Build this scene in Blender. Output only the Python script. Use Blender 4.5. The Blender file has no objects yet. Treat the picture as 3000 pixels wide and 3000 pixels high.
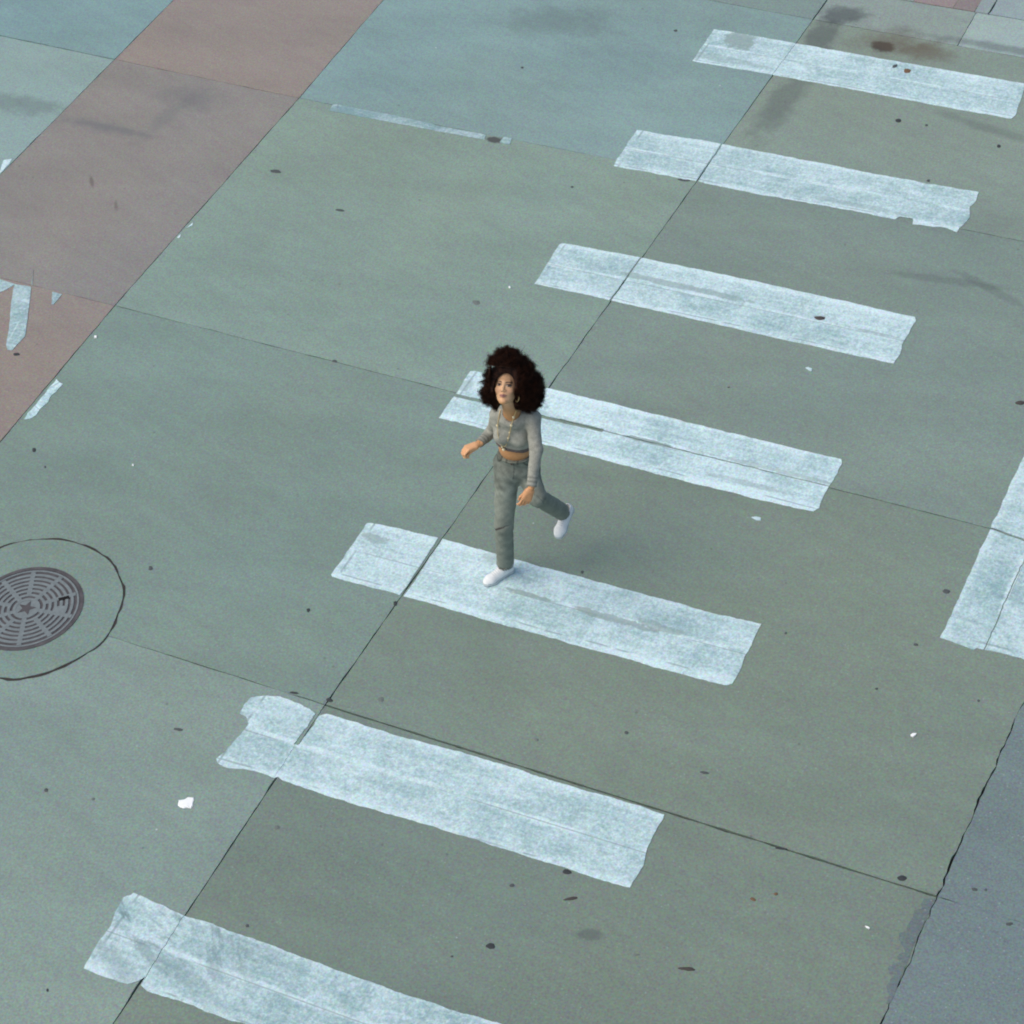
import bpy, math, random
import numpy as np
from mathutils import Vector, Matrix, noise as mnoise

random.seed(7); rng = np.random.default_rng(7)
S = bpy.context.scene
C = S.collection

# ------------------------------------------------------------------ camera
CAM_H = 12.1
F_PX = 7345.4
RC = np.array([[0.8915652073, 0.2376824402, -0.3855107505],
               [0.4408282041, -0.6506005606, 0.6183764266],
               [-0.1038362924, -0.7212669188, -0.6848299469]])   # photo axes (right, down, forward) in world axes
cam_d = bpy.data.cameras.new('camera'); cam = bpy.data.objects.new('camera', cam_d); C.objects.link(cam)
cam_d.sensor_fit = 'HORIZONTAL'; cam_d.sensor_width = 36.0; cam_d.lens = 36.0 * F_PX / 3000.0
cam_d.clip_start = 0.1; cam_d.clip_end = 2000
m = Matrix.Identity(4)
for i in range(3):
    m[i][0] = RC[i, 0]; m[i][1] = -RC[i, 1]; m[i][2] = -RC[i, 2]
m[2][3] = CAM_H
cam.matrix_world = m
S.camera = cam
S.render.resolution_x = 1024; S.render.resolution_y = 1024

# ------------------------------------------------------------------ world, sun, exposure
SUN_EL, SUN_AZ = 54.0, 222.0      # azimuth in world degrees from +x, the side the light comes from
w = bpy.data.worlds.new('World'); S.world = w; w.use_nodes = True
nt = w.node_tree; bg = nt.nodes['Background']
sky = nt.nodes.new('ShaderNodeTexSky'); sky.sky_type = 'NISHITA'; sky.sun_disc = False
sky.sun_elevation = math.radians(SUN_EL); sky.sun_rotation = math.radians(90 - SUN_AZ)
sky.air_density = 1.0; sky.dust_density = 3.0; sky.ozone_density = 1.0
nt.links.new(sky.outputs[0], bg.inputs[0]); bg.inputs[1].default_value = 0.15
sd = bpy.data.lights.new('sun', 'SUN'); sun = bpy.data.objects.new('sun', sd); C.objects.link(sun)
sd.energy = 1.45; sd.angle = math.radians(70); sd.color = (1.0, 0.95, 0.84)
_d = Vector((math.cos(math.radians(SUN_EL)) * math.cos(math.radians(SUN_AZ)),
             math.cos(math.radians(SUN_EL)) * math.sin(math.radians(SUN_AZ)), math.sin(math.radians(SUN_EL))))
sun.rotation_euler = _d.to_track_quat('Z', 'Y').to_euler()
S.view_settings.view_transform = 'Standard'; S.view_settings.look = 'None'
S.view_settings.exposure = 0.0; S.view_settings.gamma = 1.0; S.view_settings.use_curve_mapping = False
S.cycles.pixel_filter_type = 'BLACKMAN_HARRIS'; S.cycles.filter_width = 2.0

# ------------------------------------------------------------------ helpers
def ray(x, y):
    return RC @ np.array([(x - 1500) / F_PX, (y - 1500) / F_PX, 1.0])
def G(x, y, z=0.0):
    """metric ground position of a surveyed mark"""
    d = ray(x, y); s = (z - CAM_H) / d[2]
    return np.array([0, 0, CAM_H]) + d * s
def G2(x, y): return G(x, y)[:2]
U = CAM_H / 12.55

def tag(o, label=None, cat=None, group=None, kind=None):
    if label: o['label'] = label
    if cat: o['category'] = cat
    if group: o['group'] = group
    if kind: o['kind'] = kind
    return o
def mesh_obj(name, verts, faces, mat, parent=None, uvs=None, smooth=False, loc=None):
    me = bpy.data.meshes.new(name)
    verts = np.asarray(verts, dtype=np.float64)
    if loc is not None: verts = verts - np.asarray(loc)
    me.from_pydata(verts.tolist(), [], faces)
    me.update()
    if uvs is not None:
        ul = me.uv_layers.new(name='UVMap')
        li = np.zeros(len(me.loops), dtype=np.int32); me.loops.foreach_get('vertex_index', li)
        ul.data.foreach_set('uv', np.asarray(uvs, dtype=np.float32)[li].ravel())
    if smooth: me.polygons.foreach_set('use_smooth', [True] * len(me.polygons))
    if mat is not None: me.materials.append(mat)
    o = bpy.data.objects.new(name, me); C.objects.link(o)
    if parent is not None: o.parent = parent
    if loc is not None: o.location = loc
    return o

# ---- material node helpers
class NT:
    def __init__(s, name):
        s.m = bpy.data.materials.new(name); s.m.use_nodes = True
        s.t = s.m.node_tree; s.b = s.t.nodes['Principled BSDF']
        s.b.inputs['Specular IOR Level'].default_value = 0.3
        s.pos = s.n('ShaderNodeNewGeometry').outputs['Position']
    def n(s, k): return s.t.nodes.new(k)
    def l(s, a, b):
        if hasattr(a, 'is_output'): s.t.links.new(a, b)
        else: b.default_value = a
    def noise(s, sc, det=3, rough=0.5, vec=None, stretch=None, rot=0, dist=0.0):
        v = vec if vec is not None else s.pos
        if stretch is not None or rot:
            mp = s.n('ShaderNodeMapping'); s.l(v, mp.inputs[0])
            mp.inputs['Rotation'].default_value = (0, 0, rot)
            mp2 = s.n('ShaderNodeMapping'); s.l(mp.outputs[0], mp2.inputs[0]); mp2.inputs['Scale'].default_value = stretch or (1, 1, 1)
            v = mp2.outputs[0]
        x = s.n('ShaderNodeTexNoise'); s.l(v, x.inputs['Vector'])
        x.inputs['Scale'].default_value = sc; x.inputs['Detail'].default_value = det
        x.inputs['Roughness'].default_value = rough; x.inputs['Distortion'].default_value = dist
        return x
    def mr(s, v, a, b, c=0.0, d=1.0, smooth=True):
        x = s.n('ShaderNodeMapRange'); x.clamp = True
        if smooth: x.interpolation_type = 'SMOOTHSTEP'
        s.l(v, x.inputs[0])
        for i, q in enumerate((a, b, c, d)): x.inputs[i + 1].default_value = q
        return x.outputs[0]
    def ma(s, op, a, b=0.0, c=None):
        x = s.n('ShaderNodeMath'); x.operation = op; s.l(a, x.inputs[0]); s.l(b, x.inputs[1])
        if c is not None: s.l(c, x.inputs[2])
        return x.outputs[0]
    def mix(s, f, a, b, bt='MIX'):
        x = s.n('ShaderNodeMix'); x.data_type = 'RGBA'; x.blend_type = bt
        s.l(f, x.inputs[0])
        s.l(a if hasattr(a, 'is_output') else (*a[:3], 1), x.inputs[6]); s.l(b if hasattr(b, 'is_output') else (*b[:3], 1), x.inputs[7])
        return x.outputs[2]
    def mul(s, col, v):      # colour * scalar
        x = s.n('ShaderNodeVectorMath'); x.operation = 'SCALE'; s.l(col, x.inputs[0]); s.l(v, x.inputs['Scale']); return x.outputs[0]
    def bump(s, h, st=0.3, dist=0.002):
        x = s.n('ShaderNodeBump'); x.inputs['Strength'].default_value = st; x.inputs['Distance'].default_value = dist
        s.l(h, x.inputs['Height']); s.l(x.outputs[0], s.b.inputs['Normal'])
    def done(s, col, rough=0.85):
        s.l(col, s.b.inputs['Base Color']); s.l(rough, s.b.inputs['Roughness']); return s.m

def chroma(N, amt, sc=150):
    """fine coloured mineral speckle"""
    x = N.noise(sc, 2, 0.6)
    y = N.mix(amt, (0.5, 0.5, 0.5), x.outputs['Color'])
    return N.mul(y, 2.0)

def concrete(name, coarse=0.0, stains=()):
    N = NT(name)
    oi = N.n('ShaderNodeObjectInfo')
    col = oi.outputs['Color']
    big = N.noise(0.55, 4, 0.55, dist=0.4).outputs[0]
    mid = N.noise(2.6, 5, 0.6, dist=0.6).outputs[0]
    brush = N.noise(3.0, 3, 0.6, stretch=(0.35, 3.5, 1), rot=math.radians(20)).outputs[0]
    fine = N.noise(70, 4, 0.8).outputs[0]
    f = N.ma('ADD', N.mr(big, 0.3, 0.7, -0.055, 0.055, False), N.mr(mid, 0.25, 0.75, -0.045, 0.045, False))
    f = N.ma('ADD', f, N.mr(brush, 0.3, 0.7, -0.035, 0.035, False))
    long_ = N.noise(1.6, 3, 0.55, stretch=(0.16, 1.5, 1), rot=math.radians(-14)).outputs[0]
    f = N.ma('ADD', f, N.mr(long_, 0.3, 0.7, -0.05, 0.05, False))
    f = N.ma('ADD', f, N.mr(fine, 0.3, 0.7, -0.10 - coarse, 0.10 + coarse, False))
    f = N.ma('ADD', f, 1.0)
    col = N.mul(col, f)
    # warm / cool drift
    drift = N.noise(0.35, 3, 0.5).outputs[0]
    warm = N.mix(N.mr(drift, 0.35, 0.65), (0.98, 1.0, 1.02), (1.02, 1.0, 0.978))
    col = N.mix(1.0, col, warm, 'MULTIPLY')
    ch = chroma(N, 0.55, 66)
    col = N.mix(1.0, col, ch, 'MULTIPLY')
    # tiny dark pits
    vo = N.n('ShaderNodeTexVoronoi'); N.l(N.pos, vo.inputs['Vector']); vo.inputs['Scale'].default_value = 6.5
    pit = N.ma('MULTIPLY', N.mr(vo.outputs['Distance'], 0.03, 0.09, 1, 0), N.mr(N.noise(1.3, 2).outputs[0], 0.52, 0.6))
    col = N.mix(N.ma('MULTIPLY', pit, 0.45), col, (0.07, 0.07, 0.075))
    v3 = N.n('ShaderNodeTexVoronoi'); N.l(N.pos, v3.inputs['Vector']); v3.inputs['Scale'].default_value = 38
    v3s = N.n('ShaderNodeSeparateColor'); N.l(v3.outputs['Color'], v3s.inputs[0])
    sp = N.ma('MULTIPLY', N.mr(v3.outputs['Distance'], 0.15, 0.32, 1, 0), N.mr(v3s.outputs['Red'], 0.80, 0.84))
    col = N.mix(N.ma('MULTIPLY', sp, 0.22 + coarse), col, (0.10, 0.12, 0.12))
    sp2 = N.ma('MULTIPLY', N.mr(v3.outputs['Distance'], 0.12, 0.28, 1, 0), N.mr(v3s.outputs['Green'], 0.82, 0.86))
    col = N.mix(N.ma('MULTIPLY', sp2, 0.22 + coarse), col, (0.50, 0.56, 0.54))
    vw = N.n('ShaderNodeTexVoronoi'); N.l(N.pos, vw.inputs['Vector']); vw.inputs['Scale'].default_value = 3.3
    wp = N.ma('MULTIPLY', N.mr(vw.outputs['Distance'], 0.012, 0.03, 1, 0), N.mr(N.noise(0.9, 2).outputs[0], 0.55, 0.6))
    col = N.mix(N.ma('MULTIPLY', wp, 0.6), col, (0.75, 0.78, 0.76))
    for (px, py, lx, ly, ang, c, st, soft) in stains:
        g = G2(px, py)
        mp = N.n('ShaderNodeMapping'); mp.vector_type = 'TEXTURE'; N.l(N.pos, mp.inputs[0])
        mp.inputs['Location'].default_value = (g[0], g[1], 0); mp.inputs['Rotation'].default_value = (0, 0, math.radians(ang))
        mp.inputs['Scale'].default_value = (lx, ly, 1)
        ln = N.n('ShaderNodeVectorMath'); ln.operation = 'LENGTH'; N.l(mp.outputs[0], ln.inputs[0])
        wob = N.noise(5.0, 5, 0.7).outputs[0]
        d = N.ma('ADD', ln.outputs['Value'], N.mr(wob, 0.2, 0.8, -0.55, 0.55, False))
        mk = N.mr(d, 1.0 - soft, 1.0 + soft * 0.3, st, 0.0)
        col = N.mix(mk, col, c)
    h = N.ma('ADD', fine, N.ma('MULTIPLY', mid, 0.6))
    N.bump(h, 0.25 + coarse * 2, 0.003)
    return N.done(col, N.mr(mid, 0.3, 0.7, 0.78, 0.92))

DK = (0.085, 0.1, 0.1); BR = (0.12, 0.09, 0.06)
M_conc = concrete('concrete', 0.0, [
    (2470, 45, 0.26, 0.16, 10, DK, 0.75, 0.6), (2400, 120, 0.16, 0.42, 12, DK, 0.6, 0.6), (2300, 290, 0.16, 0.85, -2, DK, 0.45, 0.7),
    (2583, 137, 0.13, 0.09, 0, (0.035, 0.03, 0.03), 0.9, 0.5), (2610, 125, 0.42, 0.22, 10, BR, 0.5, 0.8), (2715, 152, 0.30, 0.16, 0, BR, 0.55, 0.7),
    (2780, 822, 0.55, 0.05, 6, DK, 0.30, 0.5), (2900, 845, 0.35, 0.05, -22, DK, 0.30, 0.5), (2990, 150, 1.0, 0.07, 0, DK, 0.5, 0.7),
    (2880, 372, 0.45, 0.07, -12, DK, 0.35, 0.7), (60, 305, 0.55, 0.15, 5, DK, 0.35, 0.6), (1630, 62, 0.6, 0.3, 10, DK, 0.3, 0.8),
    (1720, 2738, 0.09, 0.05, 20, DK, 0.5, 0.6), (1850, 170, 0.7, 0.35, 0, DK, 0.12, 0.8), (1450, 410, 0.08, 0.05, 5, (0.07, 0.07, 0.07), 0.9, 0.4),
    (2820, 660, 0.6, 0.4, 0, DK, 0.12, 0.8)])
M_red = concrete('red_concrete', 0.0, [
    (300, 370, 0.55, 0.10, 4, (0.15, 0.16, 0.165), 0.45, 0.8), (480, 350, 0.10, 0.45, -8, (0.15, 0.165, 0.165), 0.35, 0.8),
    (560, 290, 0.35, 0.22, 0, (0.11, 0.12, 0.13), 0.35, 0.8), (350, 380, 0.5, 0.05, 0, (0.15, 0.155, 0.16), 0.4, 0.7),
    (268, 530, 0.02, 0.10, 40, (0.09, 0.07, 0.06), 0.5, 0.6), (340, 600, 0.02, 0.09, 35, (0.09, 0.07, 0.06), 0.4, 0.6)])
M_coarse = concrete('coarse_concrete', 0.10)

def simple(name, col, rough=0.8, spec=0.3, metal=0.0, nsc=40, namt=0.12, bump=0.0):
    N = NT(name); N.b.inputs['Specular IOR Level'].default_value = spec; N.b.inputs['Metallic'].default_value = metal
    nz = N.noise(nsc, 4, 0.6).outputs[0]
    c = N.mul(N.mix(0.0, col, col), N.mr(nz, 0.25, 0.75, 1 - namt, 1 + namt, False))
    if bump: N.bump(nz, bump, 0.003)
    return N.done(c, rough)
M_base = simple('joint_filler', (0.045, 0.038, 0.034), 0.95)
M_asph = simple('asphalt', (0.055, 0.06, 0.062), 0.95, nsc=30)

def paint_mat():
    """thermoplastic tape: object colour r = wear, g = tone"""
    N = NT('crosswalk_paint'); oi = N.n('ShaderNodeObjectInfo')
    sep = N.n('ShaderNodeSeparateColor'); N.l(oi.outputs['Color'], sep.inputs[0])
    uv = N.n('ShaderNodeUVMap'); uv.uv_map = 'UVMap'
    sx = N.n('ShaderNodeSeparateXYZ'); N.l(uv.outputs[0], sx.inputs[0])
    wearA = N.noise(5.0, 6, 0.72, dist=0.5).outputs[0]
    streak = N.noise(7.0, 5, 0.65, stretch=(0.28, 3.2, 1)).outputs[0]
    blot = N.noise(1.7, 4, 0.6, dist=0.3).outputs[0]
    salt = N.noise(34, 4, 0.8).outputs[0]
    f = N.ma('ADD', N.ma('MULTIPLY', wearA, 0.34), N.ma('MULTIPLY', streak, 0.20)); f = N.ma('ADD', f, N.ma('MULTIPLY', blot, 0.26)); f = N.ma('ADD', f, N.ma('MULTIPLY', salt, 0.50)); f = N.ma('SUBTRACT', f, 0.065)
    # each laid piece of tape has its own tone
    row = N.mr(sx.outputs['Y'], 0.2749, 0.2751, 0, 1, False)
    seg = N.ma('FLOOR', N.ma('ADD', N.ma('MULTIPLY', sx.outputs['X'], 1.35), N.ma('MULTIPLY', row, 0.43)))
    cb_ = N.n('ShaderNodeCombineXYZ'); N.l(seg, cb_.inputs[0]); N.l(row, cb_.inputs[1]); N.l(N.ma('MULTIPLY', oi.outputs['Random'], 37.0), cb_.inputs[2])
    wn = N.n('ShaderNodeTexWhiteNoise'); N.l(cb_.outputs[0], wn.inputs[0])
    f = N.ma('ADD', f, N.mr(wn.outputs['Value'], 0, 1, -0.024, 0.024, False))
    # edges keep more paint, the seam between the two tapes is brighter or scuffed
    v = sx.outputs['Y']
    wob = N.mr(N.noise(1.2, 3).outputs[0], 0.3, 0.7, -0.015, 0.015, False)
    vv = N.ma('ADD', v, wob)
    e1 = N.mr(vv, 0.0, 0.07, 1, 0); e2 = N.mr(vv, 0.47, 0.54, 0, 1)
    mid = N.mr(N.ma('ABSOLUTE', N.ma('SUBTRACT', vv, 0.275)), 0.006, 0.03, 1, 0)
    f = N.ma('SUBTRACT', f, N.ma('MULTIPLY', N.ma('MAXIMUM', e1, e2), 0.09))
    f = N.ma('SUBTRACT', f, N.ma('MULTIPLY', mid, N.mr(blot, 0.4, 0.6, -0.02, 0.13)))
    f = N.ma('ADD', f, N.ma('MULTIPLY', sep.outputs['Red'], 0.22))
    k = N.mr(f, 0.46, 0.82)
    white = (0.665, 0.83, 0.84); worn = (0.27, 0.43, 0.435)
    col = N.mix(k, white, worn)
    # hairline scuff just inside the outline
    ins = N.ma('MAXIMUM', N.mr(N.ma('ABSOLUTE', N.ma('SUBTRACT', vv, 0.522)), 0.003, 0.009, 1, 0), N.mr(N.ma('ABSOLUTE', N.ma('SUBTRACT', sx.outputs['X'], 0.05)), 0.004, 0.012, 1, 0))
    ins = N.ma('MULTIPLY', ins, N.mr(N.noise(2.2, 3).outputs[0], 0.50, 0.56))
    col = N.mix(N.ma('MULTIPLY', ins, 0.6), col, (0.22, 0.30, 0.31))
    # torn-through left end (object colour b)
    tw_ = N.noise(4.2, 5, 0.7, stretch=(1.0, 0.30, 1), rot=math.radians(-62), dist=1.0).outputs[0]
    endm = N.ma('MULTIPLY', N.mr(sx.outputs['X'], 0.35, 1.45, 1, 0), sep.outputs['Blue'])
    endk = N.ma('MULTIPLY', N.mr(tw_, 0.46, 0.60), endm)
    endk = N.ma('MULTIPLY', endk, N.mr(vv, 0.0, 0.5, 1.0, 0.35)); endk = N.ma('MULTIPLY', endk, N.mr(vv, 0.01, 0.05, 0.2, 1.0))
    col = N.mix(endk, col, (0.17, 0.25, 0.26))
    # thin scratches and grit
    sc = N.noise(26, 4, 0.7, stretch=(0.2, 2.0, 1), rot=0.35).outputs[0]
    k2 = N.ma('MULTIPLY', N.mr(sc, 0.60, 0.72), N.mr(wearA, 0.45, 0.62))
    col = N.mix(N.ma('MULTIPLY', k2, N.ma('ADD', 0.30, sep.outputs['Red'])), col, (0.24, 0.32, 0.32))
    grit = N.noise(75, 3, 0.7).outputs[0]
    col = N.mul(col, N.mr(grit, 0.3, 0.7, 0.86, 1.12, False))
    # hairline along the tape seam
    hl = N.ma('MULTIPLY', N.mr(N.ma('ABSOLUTE', N.ma('SUBTRACT', v, 0.285)), 0.002, 0.006, 1, 0), N.mr(N.noise(1.1, 2).outputs[0], 0.42, 0.5))
    col = N.mix(N.ma('MULTIPLY', hl, 0.55), col, (0.22, 0.28, 0.28))
    for (px, py, lx, ly, st) in ((1790, 1812, 0.34, 0.035, .75), (1928, 1836, 0.16, 0.04, .6), (1540, 1741, 0.22, 0.022, .8), (1909, 1297, 0.22, 0.02, .9), (2010, 843, 0.62, 0.035, .6), (2170, 120, 0.16, 0.14, .8),
            (2085, 168, 0.5, 0.05, .35), (1100, 1580, 0.12, 0.05, .6), (1460, 1640, 0.12, 0.06, .4), (2300, 1385, 0.7, 0.02, .5), (2200, 1420, 0.35, 0.03, .4), (2560, 975, 0.18, 0.015, .5), (2500, 600, 0.5, 0.03, .35), (1360, 1130, .07, .07, .4)):
        g_ = G2(px, py); mp = N.n('ShaderNodeMapping'); mp.vector_type = 'TEXTURE'; N.l(N.pos, mp.inputs[0])
        mp.inputs['Location'].default_value = (g_[0], g_[1], 0); mp.inputs['Scale'].default_value = (lx, ly, 1)
        ln = N.n('ShaderNodeVectorMath'); ln.operation = 'LENGTH'; N.l(mp.outputs[0], ln.inputs[0])
        d_ = N.ma('ADD', ln.outputs['Value'], N.mr(N.noise(7.0, 5, 0.7).outputs[0], 0.25, 0.75, -0.6, 0.6, False))
        col = N.mix(N.mr(d_, 0.75, 1.05, st, 0.0), col, (0.27, 0.36, 0.34))
    col = N.mul(col, sep.outputs['Green'])
    col = N.mix(1.0, col, chroma(N, 0.30, 60), 'MULTIPLY')
    N.bump(wearA, 0.15, 0.002)
    return N.done(col, 0.6)
M_paint = paint_mat()

# ------------------------------------------------------------------ ground sheet and slabs
mesh_obj('ground', [(-300, -300, -0.035), (300, -300, -0.035), (300, 300, -0.035), (-300, 300, -0.035)], [(0, 1, 2, 3)], M_base)['kind'] = 'structure'
o = None

def nz(p, sc, seed=0.0):
    return mnoise.noise(Vector((p[0] * sc, p[1] * sc, seed)))

def densify(poly, step):
    out = []
    n = len(poly)
    for i in range(n):
        a = np.asarray(poly[i]); b = np.asarray(poly[(i + 1) % n])
        k = max(1, int(np.linalg.norm(b - a) / step))
        for j in range(k): out.append(a + (b - a) * j / k)
    return out
def area(poly):
    p = np.asarray(poly); q = np.roll(p, -1, 0); return 0.5 * np.sum(p[:, 0] * q[:, 1] - q[:, 0] * p[:, 1])
def sheet(name, polys, z0, z1, mat, uvf=None, parent=None):
    """solid sheet(s) from 2d outlines between z0 and z1, as one mesh"""
    V, Fc, UV = [], [], []
    for poly in polys:
        if len(poly) < 3: continue
        if area(poly) < 0: poly = poly[::-1]
        n = len(poly); b = len(V)
        for p in poly: V.append((p[0], p[1], z1))
        for p in poly: V.append((p[0], p[1], z0))
        Fc.append(list(range(b, b + n)))
        for i in range(n):
            j = (i + 1) % n; Fc.append([b + i, b + n + i, b + n + j, b + j])
        if uvf is not None: UV += [uvf(p) for p in poly] * 2
    return mesh_obj(name, V, Fc, mat, parent, UV if uvf is not None else None)

def seg_gap(poly, gaps, step=0.05, rough=0.004, seed=1.0):
    """shrink each edge of a slab by its own joint half-width, with chipped irregular edges"""
    poly = [np.asarray(p, float) for p in poly]
    if area(poly) < 0: poly = poly[::-1]; gaps = gaps[::-1]; gaps = gaps[1:] + gaps[:1]
    n = len(poly); lines = []
    for i in range(n):
        a, b = poly[i], poly[(i + 1) % n]; t = (b - a) / np.linalg.norm(b - a); nn = np.array([-t[1], t[0]])
        lines.append((a + nn * gaps[i] / 2, t, nn))
    cor = []
    for i in range(n):
        a, t, _ = lines[i - 1]; c, u, _ = lines[i]
        A = np.array([t, -u]).T; s = np.linalg.solve(A, c - a); cor.append(a + t * s[0])
    out = []
    for i in range(n):
        a, b = cor[i], cor[(i + 1) % n]; L = np.linalg.norm(b - a); k = max(1, int(L / step)); nn = lines[i][2]
        far = L > 12
        if far: k = min(k, 400)
        for j in range(k):
            p = a + (b - a) * j / k
            if 0 < j:
                w_ = nz(p, 9, seed) * rough + nz(p, 1.7, seed + 3) * rough * 0.8
                chip = max(0, nz(p, 4.3, seed + 9) - 0.42) * 0.03 * min(1, gaps[i] / 0.012)
                p = p + nn * (w_ + chip)
            q = p
            wE = math.exp(-((p[0] - (-0.2445 * CAM_H)) / 0.12) ** 2) if abs(p[0] + 0.2445 * CAM_H) < 0.4 else 0.0
            am = 0.003 + 0.012 * wE
            p = p + np.array([nz(q, 5, 71) + 0.8 * nz(q, 17, 72), nz(q, 5, 73) * (1 - wE) * .6]) * am
            out.append(p)
    return out

TH = 0.03
def gx(a_, b_): return np.array([-a_ * 12.55 * U, b_ * 12.55 * U])
NDS = {
    'RL_a': G2(336, 174), 'RR_a': G2(876, 287), 'L_a': G2(2052, 516), 'E_a': gx(0.246, 1.2392),
    'RL_b': gx(1.0575, 0.988), 'RR_b': G2(336, 895), 'L_b': G2(1556, 1207), 'E_b': gx(0.2445, 0.984),
    'RL_c': gx(1.0565, 0.735), 'RR_c': gx(0.8885, 0.7335), 'L_c': G2(952, 2065), 'E_c': G2(2747, 2627),
    'L_0': G2(2382, 57), 'E_0': gx(0.248, 1.434), 'RR_0': gx(0.9035, 1.445), 'RL_0': gx(1.060, 1.447),
    'RL_d': gx(1.055, 0.482), 'RR_d': gx(0.886, 0.481), 'L_d': gx(0.5865, 0.478), 'E_d': gx(0.242, 0.476),
    'FL_a': gx(1.36, 1.2400), 'FL_b': gx(1.36, 0.990), 'FL_c': gx(1.36, 0.737), 'FL_d': gx(1.36, 0.484), 'FL_0': gx(1.36, 1.449),
}
KB = 18.585 / 12.55                     # far kerb line, in camera heights
NDS['L_k'] = gx(0.5850, KB); NDS['E_k'] = gx(0.249, KB); NDS['M_0'] = G2(2805, 134); NDS['M_k'] = gx(0.4778, KB)
def slab(name, keys, col, gaps, mat=M_conc, kind='structure', z=0.0, step=0.05, rough=0.004, seed=None):
    pts = [NDS[k] if isinstance(k, str) else np.asarray(k) for k in keys]
    poly = seg_gap(pts, gaps, step, rough, seed if seed is not None else random.uniform(0, 50))
    o = sheet(name, [poly], -TH, z, mat)
    o.color = (*col, 1); o['kind'] = kind
    return o
# tones of the individual pours
c_top = (0.228, 0.334, 0.317); c_m1 = (0.235, 0.318, 0.266); c_m2 = (0.205, 0.28, 0.238); c_bot = (0.233, 0.309, 0.269)
c_r1 = (0.236, 0.298, 0.248); c_r2 = (0.212, 0.276, 0.236); c_r3 = (0.198, 0.256, 0.209); c_rb = (0.185, 0.24, 0.198)
c_red = (0.285, 0.245, 0.211); c_red2 = (0.256, 0.242, 0.219)
g1, g2, g3 = 0.012, 0.007, 0.0045
slab('concrete_slab', ['RR_a', 'L_a', 'L_0', 'RR_0'], c_top, [g3, g2, g3, g2])
slab('concrete_slab', ['RR_b', 'L_b', 'L_a', 'RR_a'], c_m1, [g2, g1 * .62, g3, g2])
slab('concrete_slab', ['RR_c', 'L_c', 'L_b', 'RR_b'], c_m2, [g2, g1 * .62, g2, g2])
slab('concrete_slab', ['RR_d', 'L_d', 'L_c', 'RR_c'], c_bot, [g2, g1 * .7, g2, g2])
slab('concrete_slab', ['L_a', 'E_a', 'E_0', 'M_0', 'L_0'], c_r1, [g3, g1, g2, g2, g2])
slab('concrete_slab', ['L_b', 'E_b', 'E_a', 'L_a'], c_r2, [g2, g1, g3, g1 * .62])
slab('concrete_slab', ['L_c', 'E_c', 'E_b', 'L_b'], c_r3, [g1, g1 * 1.0, g2, g1 * .62], seed=4.0, step=0.025)
slab('concrete_slab', ['L_d', 'E_d', 'E_c', 'L_c'], c_rb, [g1, g1 * .62, g1 * 1.3, g1 * .7], seed=4.0)
slab('concrete_slab', ['FL_a', 'RL_a', 'RL_0', 'FL_0'], (0.215, 0.33, 0.325), [g1, g2, g2, g2])
slab('concrete_slab', ['FL_b', 'RL_b', 'RL_a', 'FL_a'], (0.265, 0.37, 0.345), [g2, g2, g1, g2])
slab('concrete_slab', ['FL_c', 'RL_c', 'RL_b', 'FL_b'], c_m1, [g2, g2, g2, g2])
slab('concrete_slab', ['FL_d', 'RL_d', 'RL_c', 'FL_c'], c_m1, [g2, g2, g2, g2])
slab('red_lane', ['RL_a', 'RR_a', 'RR_0', 'RL_0'], c_red, [g3, g2, g2, g2], M_red)
slab('red_lane', ['RL_b', 'RR_b', 'RR_a', 'RL_a'], c_red2, [g3, g2, g3, g2], M_red)
slab('red_lane', ['RL_c', 'RR_c', 'RR_b', 'RL_b'], c_red, [g2, g2, g3, g2], M_red)
slab('red_lane', ['RL_d', 'RR_d', 'RR_c', 'RL_c'], c_red, [g2, g2, g2, g2], M_red)
# gutter panels along the far kerb line
slab('gutter_slab', ['RR_0', 'L_0', 'L_k', gx(0.9035, KB)], (0.22, 0.30, 0.275), [g2, g1, g1, g2])
slab('gutter_slab', ['L_0', 'M_0', 'M_k', 'L_k'], (0.27, 0.335, 0.305), [g2, g2, g1, g1])
slab('gutter_slab', ['M_0', 'E_0', 'E_k', 'M_k'], (0.33, 0.42, 0.39), [g2, g2, g1, g2])
slab('gutter_slab', ['RL_0', 'RR_0', gx(0.9035, KB), gx(1.06, KB)], (0.27, 0.315, 0.29), [g2, g2, g1, g2])
# beyond the far kerb line: brick-red band between grey panels
slab('pavement', [gx(1.36, KB), gx(0.5250, KB), gx(0.5250, KB + .35), gx(1.36, KB + .35)], (0.27, 0.33, 0.31), [g1, g3, g2, g2])
slab('pavement', [gx(0.5250, KB), gx(0.4955, KB), gx(0.4955, KB + .35), gx(0.5250, KB + .35)], (0.30, 0.25, 0.24), [g1, g3, g2, g3], M_red)
slab('pavement', [gx(0.4955, KB), gx(0.4795, KB), gx(0.4795, KB + .35), gx(0.4955, KB + .35)], (0.25, 0.22, 0.21), [g1, g3, g2, g3], M_red)
slab('pavement', [gx(0.4795, KB), gx(0.4690, KB), gx(0.4690, KB + .35), gx(0.4795, KB + .35)], (0.28, 0.34, 0.34), [g1, g1, g2, g3])
slab('pavement', [gx(0.4690, KB), gx(0.1, KB), gx(0.1, KB + .35), gx(0.4690, KB + .35)], (0.29, 0.37, 0.37), [g1, g1, g2, g2])
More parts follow.
